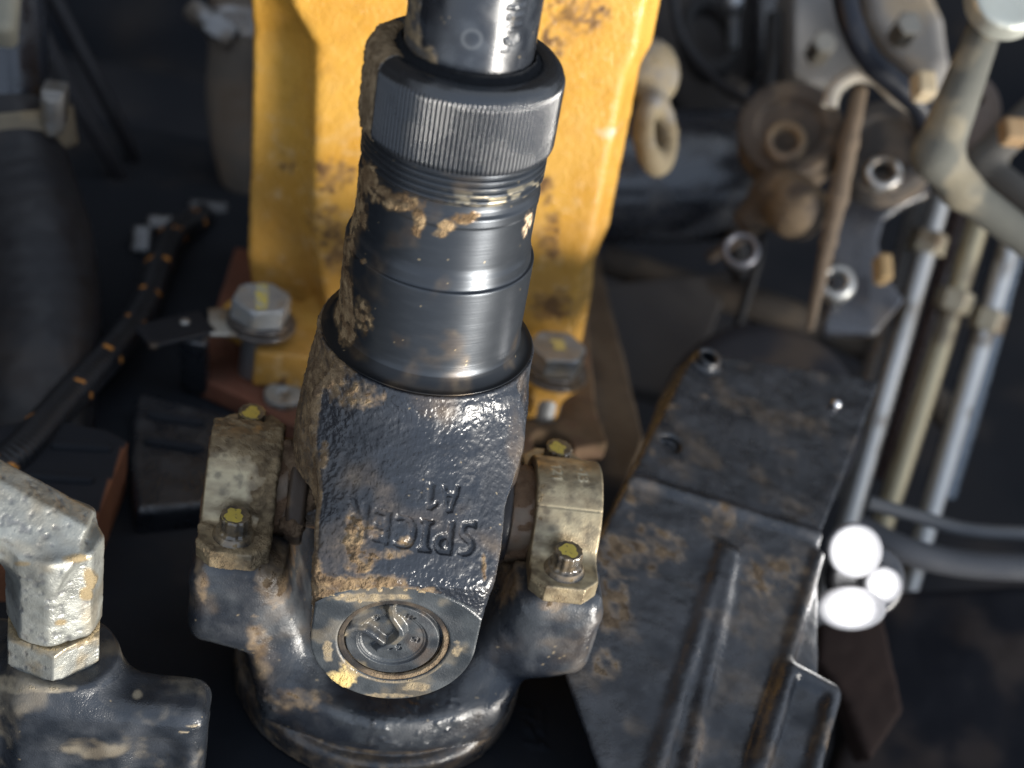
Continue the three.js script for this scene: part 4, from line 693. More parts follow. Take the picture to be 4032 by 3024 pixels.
{
  const pts = [[915, -90, 1.13], [915, 150, 1.13], [905, 400, 1.14], [945, 650, 1.15], [1040, 900, 1.17]];
  hoseThing('coolant_hose', 'brownish dusty hose hugging the left side of the yellow housing', 'hose', pts, 0.0165, { color: (x, y, z) => mix3([0.07, 0.062, 0.055], [0.14, 0.115, 0.09], fbm(x, y, z, 40, 3)), dirt: dirtNoise(0.6, 0.45, 0.7, 40), dirtColor: [0.13, 0.10, 0.075] }, M.matte, 40, 120);
  const a = at(913, 45, 1.13), b = at(915, 160, 1.13), t = thing('worm_clamp', 'slotted steel worm clamp on the hose beside the yellow housing', 'clamp', b.clone());
  part('band', finish(tube([a, a.clone().lerp(b, 0.5), b], 0.0178, 16, 120, (v, an) => (v > 0.2 && v < 0.8 && Math.sin(an * 34) > 0.35 ? -0.0011 : 0)), { color: [0.24, 0.23, 0.22], dirt: dirtNoise(0.5, 0.45, 0.7, 60) }, M.zinc), t);
  const s = at(822, 82, 1.112), fr = axisFrame(s, V().addScaledVector(RT, 0.8).addScaledVector(UP, -0.6), BACK);
  const g = (x, y, z) => { const [h, u, v] = fr(x, y, z); return smin(scyl(hyp(u, v), h + 0.006, 0.0085, 0.011, 0.003), sbox(h - 0.012, u, v, 0.011, 0.008, 0.0085, 0.002), 0.002); };
  part('screw_housing', finish(sdfMesh(g, [s.x - 0.03, s.y - 0.03, s.z - 0.03], [s.x + 0.03, s.y + 0.03, s.z + 0.03], 0.0016), { color: [0.2, 0.2, 0.2], dirt: dirtNoise(0.6, 0.45, 0.7, 70), dirtColor: [0.12, 0.1, 0.08] }, M.metal), t);
}
{
  const loom = (label, px, r, n) => {
    const pts = px.map(([a, b, d]) => at(a, b, d)), curve = new THREE.CatmullRomCurve3(pts, false, 'centripetal'), SN = 420, sides = 44, fr = curve.computeFrenetFrames(SN, false), L = curve.getLength();
    const low = pts.reduce((a, b) => b.y < a.y ? b : a), t = thing('braided_loom', label, 'cable loom', low.clone());
    const weave = (v, a) => { const s = v * L / 0.0034, q = a * 10 / Math.PI; return Math.sin(s * Math.PI + q) * Math.sin(s * Math.PI - q); };
    const m = tube(pts, r, SN, sides, (v, a) => 0.0005 * weave(v, a) + 0.0006 * (vn(v * 40, a, 3) - 0.5));
    // colour by place along the tube: black weave with orange tracer stitches
    const W = sides + 1; let k = -1;
    part('sleeve', finish(m, { color: () => { k++; const v = Math.floor(k / W) / SN, a = (k % W) / sides * 2 * Math.PI; const ph = v * n + 0.06 * Math.sin(a) + 0.22 * vn(v * 9, 1, n), f = ph - Math.floor(ph); return Math.abs(f - 0.5) < 0.028 + 0.02 * vn(a * 3, Math.floor(ph) * 2.7, 1) && Math.sin(a * 5 + Math.floor(ph) * 1.3) > 0.15 && vn(Math.floor(ph) * 3.1, Math.floor(a * 3), 2) > 0.25 ? [0.50, 0.21, 0.045] : mix3([0.007, 0.008, 0.010], [0.026, 0.027, 0.03], 0.5 + 0.5 * weave(v, a)); } }, M.rubber), t);
  };
  loom('black braided loom with orange tracer stitches crossing the tray at left', [[-80, 1920, 0.80], [70, 1790, 0.82], [230, 1610, 0.86], [380, 1450, 0.9], [500, 1310, 0.94], [580, 1170, 0.98], [625, 1040, 1.01], [690, 920, 1.05], [800, 850, 1.1]], (v) => 0.0098 - 0.001 * v, 9);
  loom('thinner braided loom in shadow behind the orange-stitched one', [[250, 1480, 1.0], [400, 1330, 1.02], [470, 1180, 1.05], [530, 1040, 1.08], [590, 900, 1.12]], (v) => 0.005, 6);
  const s = at(130, 0, 1);
}

// ================================================================ right side: cast bracket, glowing sun-glint stand-in, and the parts behind
const planePt = (px, py, P0, n) => { const d = ray(px, py); return CAM.clone().addScaledVector(d, n.dot(P0.clone().sub(CAM)) / n.dot(d)); };
{
  const a = at(2735, 1385, 0.905), b = at(2480, 1880, 0.812), c = at(3230, 2110, 0.835), g = at(2232, 2640, 0.79), m = at(2700, 2620, 0.752);
  const inside = at(2800, 2300, 0.90), orient = (f) => f(inside.x, inside.y, inside.z) > 0 ? (x, y, z) => -f(x, y, z) : f;
  const top = orient(splane(a, b, c)), front = orient(splane(b, m, c)), left = orient(splane(a.clone().addScaledVector(FW, 0.1), b, g)), leftTop = orient(splane(a, b, b.clone().addScaledVector(FW, 0.12)));
  const tr = at(3420, 1620, 0.925), rightP = orient(splane(c, tr, tr.clone().addScaledVector(FW, 0.2))), rightF = orient(splane(c, at(3200, 3100, 0.755), c.clone().addScaledVector(FW, 0.2)));
  const topEnd = orient(splane(a, at(3300, 1480, 0.945), a.clone().addScaledVector(FW, 0.1).addScaledVector(UP, -0.02)));
  const low = orient(splane(g, at(2420, 3150, 0.755), g.clone().addScaledVector(FW, 0.12)));
  const fn = m.clone().sub(b).cross(c.clone().sub(b)).normalize(); if (fn.dot(FW) > 0) fn.negate();
  const tnrm = b.clone().sub(a).cross(c.clone().sub(a)).normalize(); if (tnrm.dot(FW) > 0) tnrm.negate();
  const fp = (px, py, lift = 0) => planePt(px, py, b, fn).addScaledVector(fn, lift), tp = (px, py, lift = 0) => planePt(px, py, a, tnrm).addScaledVector(tnrm, lift);
  const r1 = [fp(2850, 2165), fp(2560, 3100)], r1b = [fp(2882, 2185), fp(2690, 3100)], r2 = [fp(3222, 2190), fp(2945, 3100)];
  const fold = [tp(2500, 1885, -0.001), tp(3215, 2105, -0.001)];
  const lugA = fp(3150, 2800, 0.0), lugFr = axisFrame(lugA, r2[1].clone().sub(r2[0]), fn);
  const h1 = tp(2780, 1425), h2 = tp(2640, 1745), h1f = axisFrame(h1, tnrm, RT), h2f = axisFrame(h2, tnrm, RT);
  const chan = axisFrame(fp(2900, 2650), r1[1].clone().sub(r1[0]), fn), sideF = axisFrame(fp(3230, 2650), r2[1].clone().sub(r2[0]), fn);
  const f = (x, y, z) => {
    let d = smax(smax(top(x, y, z), front(x, y, z), 0.004), smax(Math.max(left(x, y, z), leftTop(x, y, z), low(x, y, z)), Math.max(rightF(x, y, z), topEnd(x, y, z)), 0.004), 0.004);
    d = Math.max(d, -top(x, y, z) - 0.3, -front(x, y, z) - 0.05);
    const plateOnly = Math.max(top(x, y, z), -top(x, y, z) - 0.012, leftTop(x, y, z), rightP(x, y, z), topEnd(x, y, z)); d = Math.min(d, smax(plateOnly, front(x, y, z), 0.003));
    const [e, u, v] = sideF(x, y, z); d = smax(d, -sbox(e, u - 0.005, v, 0.07, 0.0085, 0.0145, 0.003), 0.004);
    d = smin(d, scap(x, y, z, r1[0], r1[1], 0.0022, 0.0032), 0.006); d = smin(d, scap(x, y, z, r1b[0], r1b[1], 0.0018, 0.0024), 0.006);
    d = smin(d, scap(x, y, z, r2[0], r2[1], 0.0022, 0.0032), 0.005);
    d = smin(d, scap(x, y, z, fold[0], fold[1], 0.0026), 0.004);
    const [le, lu, lv] = lugFr(x, y, z); d = smin(d, smax(sbox(le - 0.012, lu + 0.002, lv, 0.034, 0.010, 0.017, 0.006), -sbox(le - 0.016, lu - 0.009, lv, 0.03, 0.006, 0.009, 0.004), 0.004), 0.005);
    let q = h1f(x, y, z); d = smin(d, scyl(hyp(q[1], q[2]), q[0], 0.0075, 0.005, 0.0015), 0.003); d = smax(d, -scyl(hyp(q[1], q[2]), q[0], 0.0045, 0.02), 0.001);
    q = h2f(x, y, z); d = smax(d, -scyl(hyp(q[1], q[2]), q[0], 0.0058, 0.006), 0.0015); d = Math.min(d, scyl(hyp(q[1], q[2]), q[0] + 0.006, 0.0058, 0.002));
    return d;
  };
  const L = patches(f, [[2500, 2170, 200, 90, 0.78], [2580, 2120, 90, 50, 0.6], [2400, 2390, 110, 100, 0.8], [2450, 2420, 80, 70, 0.55], [2385, 2630, 60, 70, 0.7], [2860, 2010, 60, 40, 0.8], [2820, 2060, 80, 70, 0.6], [3050, 2270, 140, 90, 0.62], [2640, 1600, 40, 14, 0.7], [2760, 1560, 30, 14, 0.7], [2560, 1720, 20, 90, 0.5], [2480, 1960, 20, 120, 0.55]]);
  const t = thing('cast_bracket', 'black cast bracket with two bolt holes and long ridges right of the joint', 'bracket', V(m.x, FLOOR, m.z));
  const [lo, hi] = around([a, b, c, g, m, tr, at(2500, 3100, 0.73), at(3300, 3100, 0.73), at(2200, 3150, 0.80), at(2420, 3250, 0.74), at(3000, 3250, 0.74), at(3300, 1480, 0.945), lugA], 0.025);
  part('bracket_body', finish(sdfMesh(f, lo, hi, 0.0013), {
    relief: (x, y, z, n) => 0.0006 * (fbm(x, y, z, 260, 3) - 0.5) + 0.0010 * (fbm(x, y, z, 70, 2) - 0.5),
    color: (x, y, z) => mix3([0.011, 0.013, 0.017], [0.026, 0.028, 0.033], sst(0.35, 0.75, fbm(x, y, z, 70, 4))),
    dirt: (x, y, z) => { const d = patchAt(L, x, y, z), nz = fbm(x, y, z, 190, 4) - 0.5; return Math.max(d > 0.02 ? d * 0.64 + nz * 2.0 : 0, 0.3 * sst(0.45, 0.75, fbm(x, y, z, 60, 4))); },
    dirtColor: (x, y, z) => mix3([0.075, 0.054, 0.036], [0.17, 0.125, 0.082], sst(0.3, 0.7, fbm(x, y, z, 220, 3))), crust: 0.0003,
  }, M.castSmooth), t);
  const sc = tp(3285, 1600, 0.002); part('grub_screw', finish(sdfMesh((x, y, z) => hyp3(x - sc.x, y - sc.y, z - sc.z) - 0.003, [sc.x - 0.005, sc.y - 0.005, sc.z - 0.005], [sc.x + 0.005, sc.y + 0.005, sc.z + 0.005], 0.0008), { color: [0.6, 0.6, 0.62] }, M.chrome), t);
  // sun glint beside it, stood in for by added glowing discs and a light
  const glint = thing('sun_glint_standin', 'added glowing discs standing in for a sun glint beside the cast bracket', 'glint', at(3400, 2290, 0.86));
  const discAt = [[3368, 2168, 0.848, 0.0140, 'round'], [3480, 2304, 0.85, 0.0095, 'round'], [3352, 2398, 0.844, 0.0156, 'bar']];
  const lc = at(3405, 2280, 0.872), lf = axisFrame(lc, BACK, RT);
  const hf = (x, y, z) => { const [h, u, v] = lf(x, y, z); return smin(scyl(hyp(u, v), h, 0.021, 0.009, 0.004), sbox(h + 0.012, u, v, 0.014, 0.012, 0.012, 0.003), 0.004); };
  part('glint_backing', finish(sdfMesh(hf, [lc.x - 0.045, lc.y - 0.045, lc.z - 0.045], [lc.x + 0.045, lc.y + 0.045, lc.z + 0.045], 0.0014), { color: [0.02, 0.02, 0.023] }, M.smoothBlack), glint);  // made-up backing behind the glowing glint discs
  const glow = new THREE.MeshStandardMaterial({ color: 0xffffff, emissive: new THREE.Color(1, 0.98, 0.95), emissiveIntensity: 9, roughness: 0.3 });
  for (const [px, py, D, r, kind] of discAt) {
    const p = at(px, py, D), fr = axisFrame(p, BACK, RT);
    const g = kind === 'round' ? (x, y, z) => { const [h, u, v] = fr(x, y, z); return (hyp3(h * 2.2, u, v) - r * 0.5) * 0.45; } : (x, y, z) => { const [h, u, v] = fr(x, y, z), w = v - 16 * u * u + 0.001; return (hyp3(h * 1.6, u * 0.55, w) - r * 0.36) * 0.45; };
    const mesh = finish(sdfMesh(g, [p.x - 0.03, p.y - 0.03, p.z - 0.03], [p.x + 0.03, p.y + 0.03, p.z + 0.03], 0.0009), { color: [1, 1, 1] }, glow); part('glint_disc', mesh, glint);
    { const R = kind === 'round' ? r * 1.05 : 0.0115; const dish = (x, y, z) => { const [h, u, v] = fr(x, y, z), q = kind === 'round' ? hyp(u, v) : hyp(u * 0.62, v); return smax(scyl(q, h + 0.003, R, 0.004, 0.001), -(hyp3(h - R * 0.9, q * 0.9, 0) - R * 1.1), 0.001) * 0.6; }; part('glint_dish', finish(sdfMesh(dish, ...around([p], 0.022), 0.0009), { color: [0.22, 0.22, 0.23] }, M.paint), glint); }
  }
  const pl = new THREE.PointLight(new THREE.Color(1, 0.97, 0.94), 0.02, 0, 2); pl.position.copy(at(3395, 2250, 0.828)); pl.castShadow = true; pl.intensity = 0.004; pl.shadow.radius = 1; pl.name = 'glint_light'; scene.add(pl);  // added light spilling from the sun-glint stand-in
}
// ---------------------------------------------------------------- behind, out of focus
function blobThing(name, label, category, partName, f, pts, pad, cell, opt, material, group) {
  const [lo, hi] = around(pts, pad), t = thing(name, label, category, V((lo[0] + hi[0]) / 2, lo[1], (lo[2] + hi[2]) / 2), group);
  part(partName, finish(sdfMesh(f, lo, hi, cell), opt, material), t); return t;
}
const dusty = (a, b, s = 60) => (x, y, z) => mix3(a, b, fbm(x, y, z, s, 4));
const facing = (o, tiltR = 0, tiltU = 0) => axisFrame(o, BACK.clone().addScaledVector(RT, tiltR).addScaledVector(UP, tiltU), RT);
{
  const D = 1.06, o = at(2560, 285, D), e = at(2580, 525, D - 0.01), ef = axisFrame(e, BACK.clone().addScaledVector(RT, 0.9), UP.clone().addScaledVector(RT, -0.12)), hd = facing(o, 0.3);
  const f = (x, y, z) => { const [h, u, v] = ef(x, y, z), [a, b, c] = hd(x, y, z); const ring = hyp(hyp(u * 0.6, v) - 0.0115, h * 0.7) - 0.0056; return smin(ring, hyp3(a * 1.5, b, c * 0.88) - 0.0205, 0.008); };
  blobThing('lifting_eye', 'dusty tan lifting eye sticking out behind the right edge of the yellow housing', 'lifting eye', 'eye_body', f, [o, e], 0.045, 0.0015, { relief: (x, y, z) => 0.001 * (fbm(x, y, z, 200, 3) - 0.5), color: dusty([0.16, 0.16, 0.16], [0.22, 0.21, 0.2]), dirt: (x, y, z) => 0.35 + (fbm(x, y, z, 90, 4) - 0.45) * 1.6 + 0.5 * sst(o.y, o.y - 0.04, y), dirtColor: dusty([0.19, 0.155, 0.10], [0.30, 0.245, 0.155], 150) }, M.matte);
  const p = at(2300, 700, 1.22), q = at(2900, 690, 1.22), r = siz(260, 1.22);
  blobThing('round_tank', 'dark round-shouldered tank low behind the lifting eye', 'tank', 'tank_body', (x, y, z) => scap(x, y, z, p, q, r), [p, q], r + 0.01, 0.004, { color: dusty([0.014, 0.017, 0.024], [0.024, 0.027, 0.034], 20) }, M.smoothBlack);
}
{
  // idler rollers and the plate that carries them
  const D = 1.12, A = at(3110, 540, D), Bc = at(3478, 610, D - 0.02), ra = siz(205, D), rb = siz(190, D);
  const roller = (o, r, hubR, hx, hy) => { const fr = facing(o, -0.15, 0.35), hb = fr(...at(hx, hy, D).toArray()); return (x, y, z) => { const [h, u, v] = fr(x, y, z), q = hyp(u, v); let d = scyl(q, h, r, 0.016, 0.003); d = smax(d, -(hyp(q - r, h - 0.002) - 0.004), 0.002); d = smax(d, -scyl(q, h - 0.018, r * 0.62, 0.006, 0.003), 0.003); return d; }; };
  const t1 = blobThing('idler_roller', 'mud-brown idler roller, the left and larger of the pair', 'roller', 'rim', roller(A, ra, 0.01, 3090, 555), [A], ra + 0.03, 0.002, { color: dusty([0.05, 0.042, 0.036], [0.12, 0.095, 0.075], 40), dirt: dirtNoise(0.75, 0.4, 0.65, 50), dirtColor: dusty([0.10, 0.078, 0.058], [0.22, 0.165, 0.115], 60) }, M.matte);
  const hubRing = (o, R, r) => { const fr = facing(o, -0.15, 0.25); return (x, y, z) => { const [h, u, v] = fr(x, y, z); return hyp(hyp(u, v) - R, h * 0.6) - r; }; };
  const ha = at(3092, 560, D - 0.03), hb = at(3475, 685, D - 0.045);
  part('hub', finish(sdfMesh(hubRing(ha, 0.0115, 0.0034), ...around([ha], 0.02), 0.0014), { color: [0.16, 0.12, 0.085], dirt: dirtNoise(0.8, 0.4, 0.6, 70), dirtColor: [0.24, 0.175, 0.11] }, M.matte), t1);
  const t2 = blobThing('idler_roller', 'brownish idler roller with a shiny hub nut, right of the larger one', 'roller', 'rim', roller(Bc, rb, 0.01, 3475, 685), [Bc], rb + 0.03, 0.002, { color: dusty([0.045, 0.042, 0.04], [0.10, 0.088, 0.078], 40), dirt: dirtNoise(0.6, 0.42, 0.7, 45), dirtColor: dusty([0.09, 0.075, 0.06], [0.19, 0.15, 0.115], 60) }, M.matte);
  part('hub_nut', finish(sdfMesh(hubRing(hb, 0.0098, 0.0038), ...around([hb], 0.02), 0.0012), { color: [0.45, 0.44, 0.42], dirt: dirtNoise(0.6, 0.45, 0.7, 120), dirtColor: [0.14, 0.11, 0.08] }, M.metal), t2, 'shiny hub nut');
  // tensioner arm under the left roller
  const k1 = at(3080, 760, D - 0.01), k2 = at(3140, 830, D - 0.03), k3 = at(2960, 850, D);
  blobThing('tensioner_arm', 'brown lobed tensioner arm below the larger idler roller', 'tensioner', 'arm_body', (x, y, z) => smin(smin(scap(x, y, z, k1, k2, 0.021, 0.017), hyp3(x - k2.x, y - k2.y, z - k2.z) - 0.019, 0.01), scap(x, y, z, k1, k3, 0.016, 0.012), 0.01), [k1, k2, k3], 0.03, 0.0022, { relief: (x, y, z) => 0.004 * (fbm(x, y, z, 70, 3) - 0.5), color: dusty([0.06, 0.048, 0.038], [0.13, 0.10, 0.075], 60), dirt: dirtNoise(0.8, 0.42, 0.65, 60), dirtColor: dusty([0.12, 0.09, 0.06], [0.23, 0.17, 0.11], 80) }, M.matte);
  const b1 = at(2965, 905, 1.16), b2 = at(2800, 1010, 1.18), b3 = at(3080, 830, 1.15);
  blobThing('link_rod', 'thin brown link rod slanting left from the tensioner arm', 'rod', 'rod_body', (x, y, z) => scap(x, y, z, b3, b2, 0.0042), [b3, b2], 0.008, 0.002, { color: dusty([0.07, 0.06, 0.05], [0.13, 0.10, 0.08], 60) }, M.matte);
  // hanging plate under the right roller, with the dark cut-out
  const po = at(3400, 930, D + 0.0), pf = facing(po, 0.0, 0.2), sc = D / 6237, PP = [[3290, 640], [3640, 640], [3650, 760], [3560, 800], [3470, 860], [3440, 960], [3450, 1080], [3530, 1200], [3420, 1330], [3230, 1330], [3270, 1050]].map(([a, b]) => { const q = pf(...at(a, b, D).toArray()); return [q[1], q[2]]; });
  blobThing('roller_plate', 'grey-black hanging plate carrying the shiny-nut roller', 'plate', 'plate_body', (x, y, z) => { const [h, u, v] = pf(x, y, z); return smax(spoly(u, v, PP) - 0.002, Math.abs(h) - 0.006, 0.003); }, [[3230, 640], [3650, 640], [3230, 1330], [3530, 1330]].map(([a, b]) => at(a, b, D)), 0.03, 0.0024, { color: dusty([0.035, 0.037, 0.045], [0.06, 0.06, 0.066], 30), dirt: dirtNoise(0.5, 0.5, 0.75, 40), dirtColor: [0.12, 0.095, 0.07] }, M.smoothBlack);
  const nn = at(3290, 1115, D - 0.03), nl = at(2917, 988, 1.10);
  blobThing('hex_nut', 'bright round nut on the lower end of the hanging plate', 'nut', 'nut_body', hubRing(nn, 0.0098, 0.0042), [nn], 0.02, 0.0012, { color: [0.5, 0.5, 0.48], dirt: dirtNoise(0.6, 0.45, 0.7, 120), dirtColor: [0.14, 0.11, 0.08] }, M.metal);
  blobThing('ring_eyelet', 'dull grey ring eyelet left of the hanging plate', 'ring', 'ring_body', hubRing(nl, 0.0108, 0.0026), [nl], 0.02, 0.0012, { color: [0.20, 0.20, 0.22] }, M.metal);
  // tan upright blade between the rollers
  const v1 = [at(3385, 360, D - 0.05), at(3345, 560, D - 0.05), at(3300, 780, D - 0.05), at(3262, 950, D - 0.045), at(3190, 1290, D - 0.03)];
  blobThing('guard_strip', 'dusty tan upright strip between the two idler rollers', 'strip', 'strip_body', (x, y, z) => { let d = 9; for (let i = 0; i < 4; i++) d = smin(d, scap(x, y, z, v1[i], v1[i + 1], [0.0052, 0.006, 0.0065, 0.005][i], [0.006, 0.0065, 0.005, 0.003][i]), 0.004); return d; }, v1, 0.012, 0.0018, { relief: (x, y, z) => 0.0015 * (fbm(x, y, z, 120, 3) - 0.5), color: dusty([0.11, 0.085, 0.062], [0.20, 0.15, 0.105], 50) }, M.matte);
  const hk = [[3265, 420], [3290, 345], [3370, 295], [3450, 310], [3520, 375], [3600, 425]].map(([a, b]) => at(a, b, D - 0.06));
  const th = thing('wire_hook', 'pale bent hook strap arching over the tan strip', 'hook', hk[5].clone());
  part('hook_body', finish(tube(hk, 0.0052, 60, 20), { color: dusty([0.36, 0.33, 0.27], [0.46, 0.42, 0.36], 60) }, M.matte), th);
  hoseThing('thick_hose', 'thick black hose curving past the hook at upper right', 'hose', [[3310, -90, 1.03], [3350, 90, 1.03], [3420, 230, 1.04], [3540, 340, 1.05], [3620, 420, 1.06], [3660, 520, 1.08]], 0.0082, { color: [0.010, 0.012, 0.018] }, M.rubber, 28, 90);
}
{
  // grey branching pipe and the polished lines behind it
  const D = 0.97, J = at(3690, 610, D), U1 = at(3870, 130, D - 0.02), K = at(3780, 740, D + 0.01), L1 = at(4140, 1020, D + 0.02);
  blobThing('branch_pipe', 'dull grey-green branching pipe crossing the polished lines at right', 'pipe', 'pipe_body', (x, y, z) => smin(smin(scap(x, y, z, U1, J, 0.0105, 0.0145), scap(x, y, z, J, K, 0.0145, 0.0125), 0.006), scap(x, y, z, K, L1, 0.0115, 0.0105), 0.006), [U1, J, K, L1], 0.02, 0.0018, { color: dusty([0.085, 0.085, 0.075], [0.15, 0.145, 0.12], 40), dirt: dirtNoise(0.6, 0.45, 0.7, 45), dirtColor: [0.24, 0.21, 0.15] }, M.matte);
  const U2 = at(4140, 380, 1.07), K2 = at(3860, 640, 1.08), K3 = at(4140, 860, 1.06);
  blobThing('rear_pipe', 'grey pipe bent like an elbow behind the branching pipe at the right edge', 'pipe', 'pipe_body', (x, y, z) => smin(scap(x, y, z, U2, K2, 0.0115), scap(x, y, z, K2, K3, 0.010), 0.006), [U2, K2, K3], 0.018, 0.0018, { color: dusty([0.07, 0.068, 0.063], [0.13, 0.12, 0.105], 40) }, M.matte);
  const lines = [['polished steel line, leftmost of the bright trio right of the bracket', [3830, 290], [3740, 640], [3210, 2500], 0.0082, [0.5, 0.49, 0.47]], ['tan-tinted polished line, middle of the bright trio', [3930, 620], [3640, 1560], [3330, 2500], 0.0084, [0.42, 0.36, 0.24]], ['polished steel line, rightmost of the bright trio', [4045, 730], [3800, 1560], [3520, 2500], 0.0078, [0.5, 0.5, 0.49]]];
  for (const [label, p, q, r, rad, col] of lines) {
    const P = [p, q, r].map(([a, b]) => at(a, b, 1.17)), t = thing('steel_line', label, 'metal line', P[2].clone(), 'polished lines at right');
    part('line_body', finish(tube(P, rad, 60, 26), { color: dusty(col, col.map((c) => c * 0.8), 30), dirt: dirtNoise(0.62, 0.5, 0.75, 45), dirtColor: [0.16, 0.13, 0.095] }, M.metal), t);
    const c = new THREE.CatmullRomCurve3(P, false, 'centripetal'), U = c.getPointAt(0.3), f2 = axisFrame(U, c.getTangentAt(0.3)); part('union_nut', finish(sdfMesh((x, y, z) => { const [h, u, v] = f2(x, y, z); return smax(shex(u, v, rad * 1.5), Math.abs(h) - 0.008, 0.001); }, ...around([U], 0.016), 0.0012), { color: dusty([0.30, 0.26, 0.18], [0.42, 0.36, 0.26], 80), dirt: dirtNoise(0.6, 0.45, 0.7, 80) }, M.zinc), t);
  }
  const darker = [['dark brown pipe between the polished lines, wider and duller', [3840, 700], [3500, 1900], 0.012, [0.075, 0.05, 0.045]], ['dull grey pipe beside the leftmost polished line', [3640, 760], [3300, 1960], 0.0105, [0.13, 0.125, 0.12]], ['blue-grey pipe behind the rightmost polished line', [3990, 900], [3700, 1950], 0.012, [0.06, 0.075, 0.095]]];
  for (const [label, p, q, rad, col] of darker) { const P = [p, [(p[0] + q[0]) / 2 + 6, (p[1] + q[1]) / 2], q].map(([a, b]) => at(a, b, 1.2)), t = thing('wide_pipe', label, 'pipe', P[2].clone(), 'dull pipes at right'); part('pipe_body', finish(tube(P, rad, 50, 30), { color: dusty(col, col.map((c) => c * 1.4), 30) }, M.smoothBlack), t); }
  const dk = at(3955, 5, 0.93), df = facing(dk, 0.1, 0.3);
  blobThing('metal_disc', 'pale round metal cap at the upper right corner', 'disc', 'disc_body', (x, y, z) => { const [h, u, v] = df(x, y, z); return scyl(hyp(u, v), h, 0.0225, 0.009, 0.004); }, [dk], 0.034, 0.0015, { color: dusty([0.42, 0.43, 0.38], [0.56, 0.57, 0.5], 60) }, M.zinc);
}
{
  const slab = (name, label, cat, px, D, th, tilt, opt, material, rad = 0.003) => {
    const c = px.reduce((a, [x, y]) => [a[0] + x / px.length, a[1] + y / px.length], [0, 0]), o = at(c[0], c[1], D), fr = facing(o, tilt[0], tilt[1]), P = px.map(([a, b]) => { const d = ray(a, b), n = BACK.clone().addScaledVector(RT, tilt[0]).addScaledVector(UP, tilt[1]).normalize(), q = CAM.clone().addScaledVector(d, n.dot(o.clone().sub(CAM)) / n.dot(d)); const w = fr(q.x, q.y, q.z); return [w[1], w[2], q]; });
    return blobThing(name, label, cat, 'body', (x, y, z) => { const [h, u, v] = fr(x, y, z); return smax(spoly(u, v, P), Math.abs(h + th) - th, rad); }, P.map((q) => q[2]), th * 2 + 0.006, 0.003, opt, material);
  };
  slab('grey_casting', 'light grey casting face left of the thick black hose at the top', 'casting', [[3130, -120], [3330, -120], [3345, 120], [3400, 260], [3330, 330], [3200, 330], [3120, 280]], 1.2, 0.03, [0.1, 0.2], { color: dusty([0.16, 0.155, 0.15], [0.26, 0.25, 0.235], 25), relief: (x, y, z) => 0.004 * (fbm(x, y, z, 30, 2) - 0.5) }, M.matte);
  slab('grey_casting', 'light grey rounded casting right of the thick black hose at the top', 'casting', [[3390, -120], [3640, -120], [3720, 60], [3740, 230], [3690, 330], [3600, 310], [3480, 200], [3410, 80]], 1.15, 0.03, [-0.2, 0.2], { color: dusty([0.17, 0.16, 0.15], [0.30, 0.28, 0.25], 22), dirt: dirtNoise(0.7, 0.45, 0.7, 22), dirtColor: dusty([0.26, 0.2, 0.13], [0.36, 0.3, 0.22], 40), relief: (x, y, z) => 0.006 * (fbm(x, y, z, 25, 2) - 0.5) }, M.matte, 0.012);
  slab('black_column', 'upright black column left of the grey castings', 'column', [[2960, -150], [3110, -150], [3110, 330], [2960, 330]], 1.3, 0.03, [-0.3, 0.1], { color: dusty([0.012, 0.014, 0.02], [0.02, 0.022, 0.028], 20) }, M.smoothBlack, 0.01);
  slab('dark_manifold', 'dark brownish manifold with a round port at the top behind the housing', 'manifold', [[2560, -150], [2990, -150], [2990, 250], [2900, 470], [2700, 480], [2560, 260]], 1.32, 0.03, [0.1, 0.15], { color: dusty([0.022, 0.022, 0.024], [0.05, 0.045, 0.042], 20), relief: (x, y, z) => 0.008 * (fbm(x, y, z, 22, 3) - 0.5) }, M.matte, 0.01);
  const po = at(2790, 150, 1.27), pf = facing(po, 0.2, 0.4);
  blobThing('port_ring', 'dark open port ring on the brownish manifold', 'port', 'ring_body', (x, y, z) => { const [h, u, v] = pf(x, y, z); return hyp(hyp(u * 1.2, v * 0.75) - 0.024, h * 0.5) - 0.006; }, [po], 0.045, 0.0025, { color: [0.035, 0.034, 0.034] }, M.matte);
  const bn = at(2890, 10, 1.24); blobThing('steel_plug', 'small bright steel plug at the top behind the shaft', 'plug', 'plug_body', (x, y, z) => smin(hyp3(x - bn.x, y - bn.y, z - bn.z) - 0.008, scap(x, y, z, bn, at(2885, 180, 1.26), 0.005, 0.004), 0.003), [bn, at(2885, 180, 1.26)], 0.012, 0.0018, { color: [0.4, 0.41, 0.42] }, M.metal);
  // round cover behind the bracket, the slanted plate left of it, brown block under the glint, grey hoses at the right edge
  const rc = at(3010, 1640, 1.06), rf = facing(rc, 0, 0.25);
  blobThing('round_cover', 'large dark round cover behind the cast bracket', 'cover', 'cover_body', (x, y, z) => { const [h, u, v] = rf(x, y, z); return scyl(hyp(u, v), h + 0.03, siz(400, 1.06), 0.03, 0.012); }, [rc], siz(400, 1.06) + 0.03, 0.004, { color: dusty([0.012, 0.013, 0.017], [0.026, 0.026, 0.030], 25), dirt: dirtNoise(0.5, 0.5, 0.75, 25), dirtColor: [0.06, 0.046, 0.035] }, M.matte);
  slab('slanted_plate', 'dull grey-brown slanted plate left of the round cover', 'plate', [[2330, 1120], [2900, 1060], [2800, 1320], [2620, 1560], [2330, 1480]], 1.16, 0.01, [0.2, 0.5], { color: dusty([0.045, 0.043, 0.045], [0.09, 0.08, 0.07], 20) }, M.matte, 0.004);
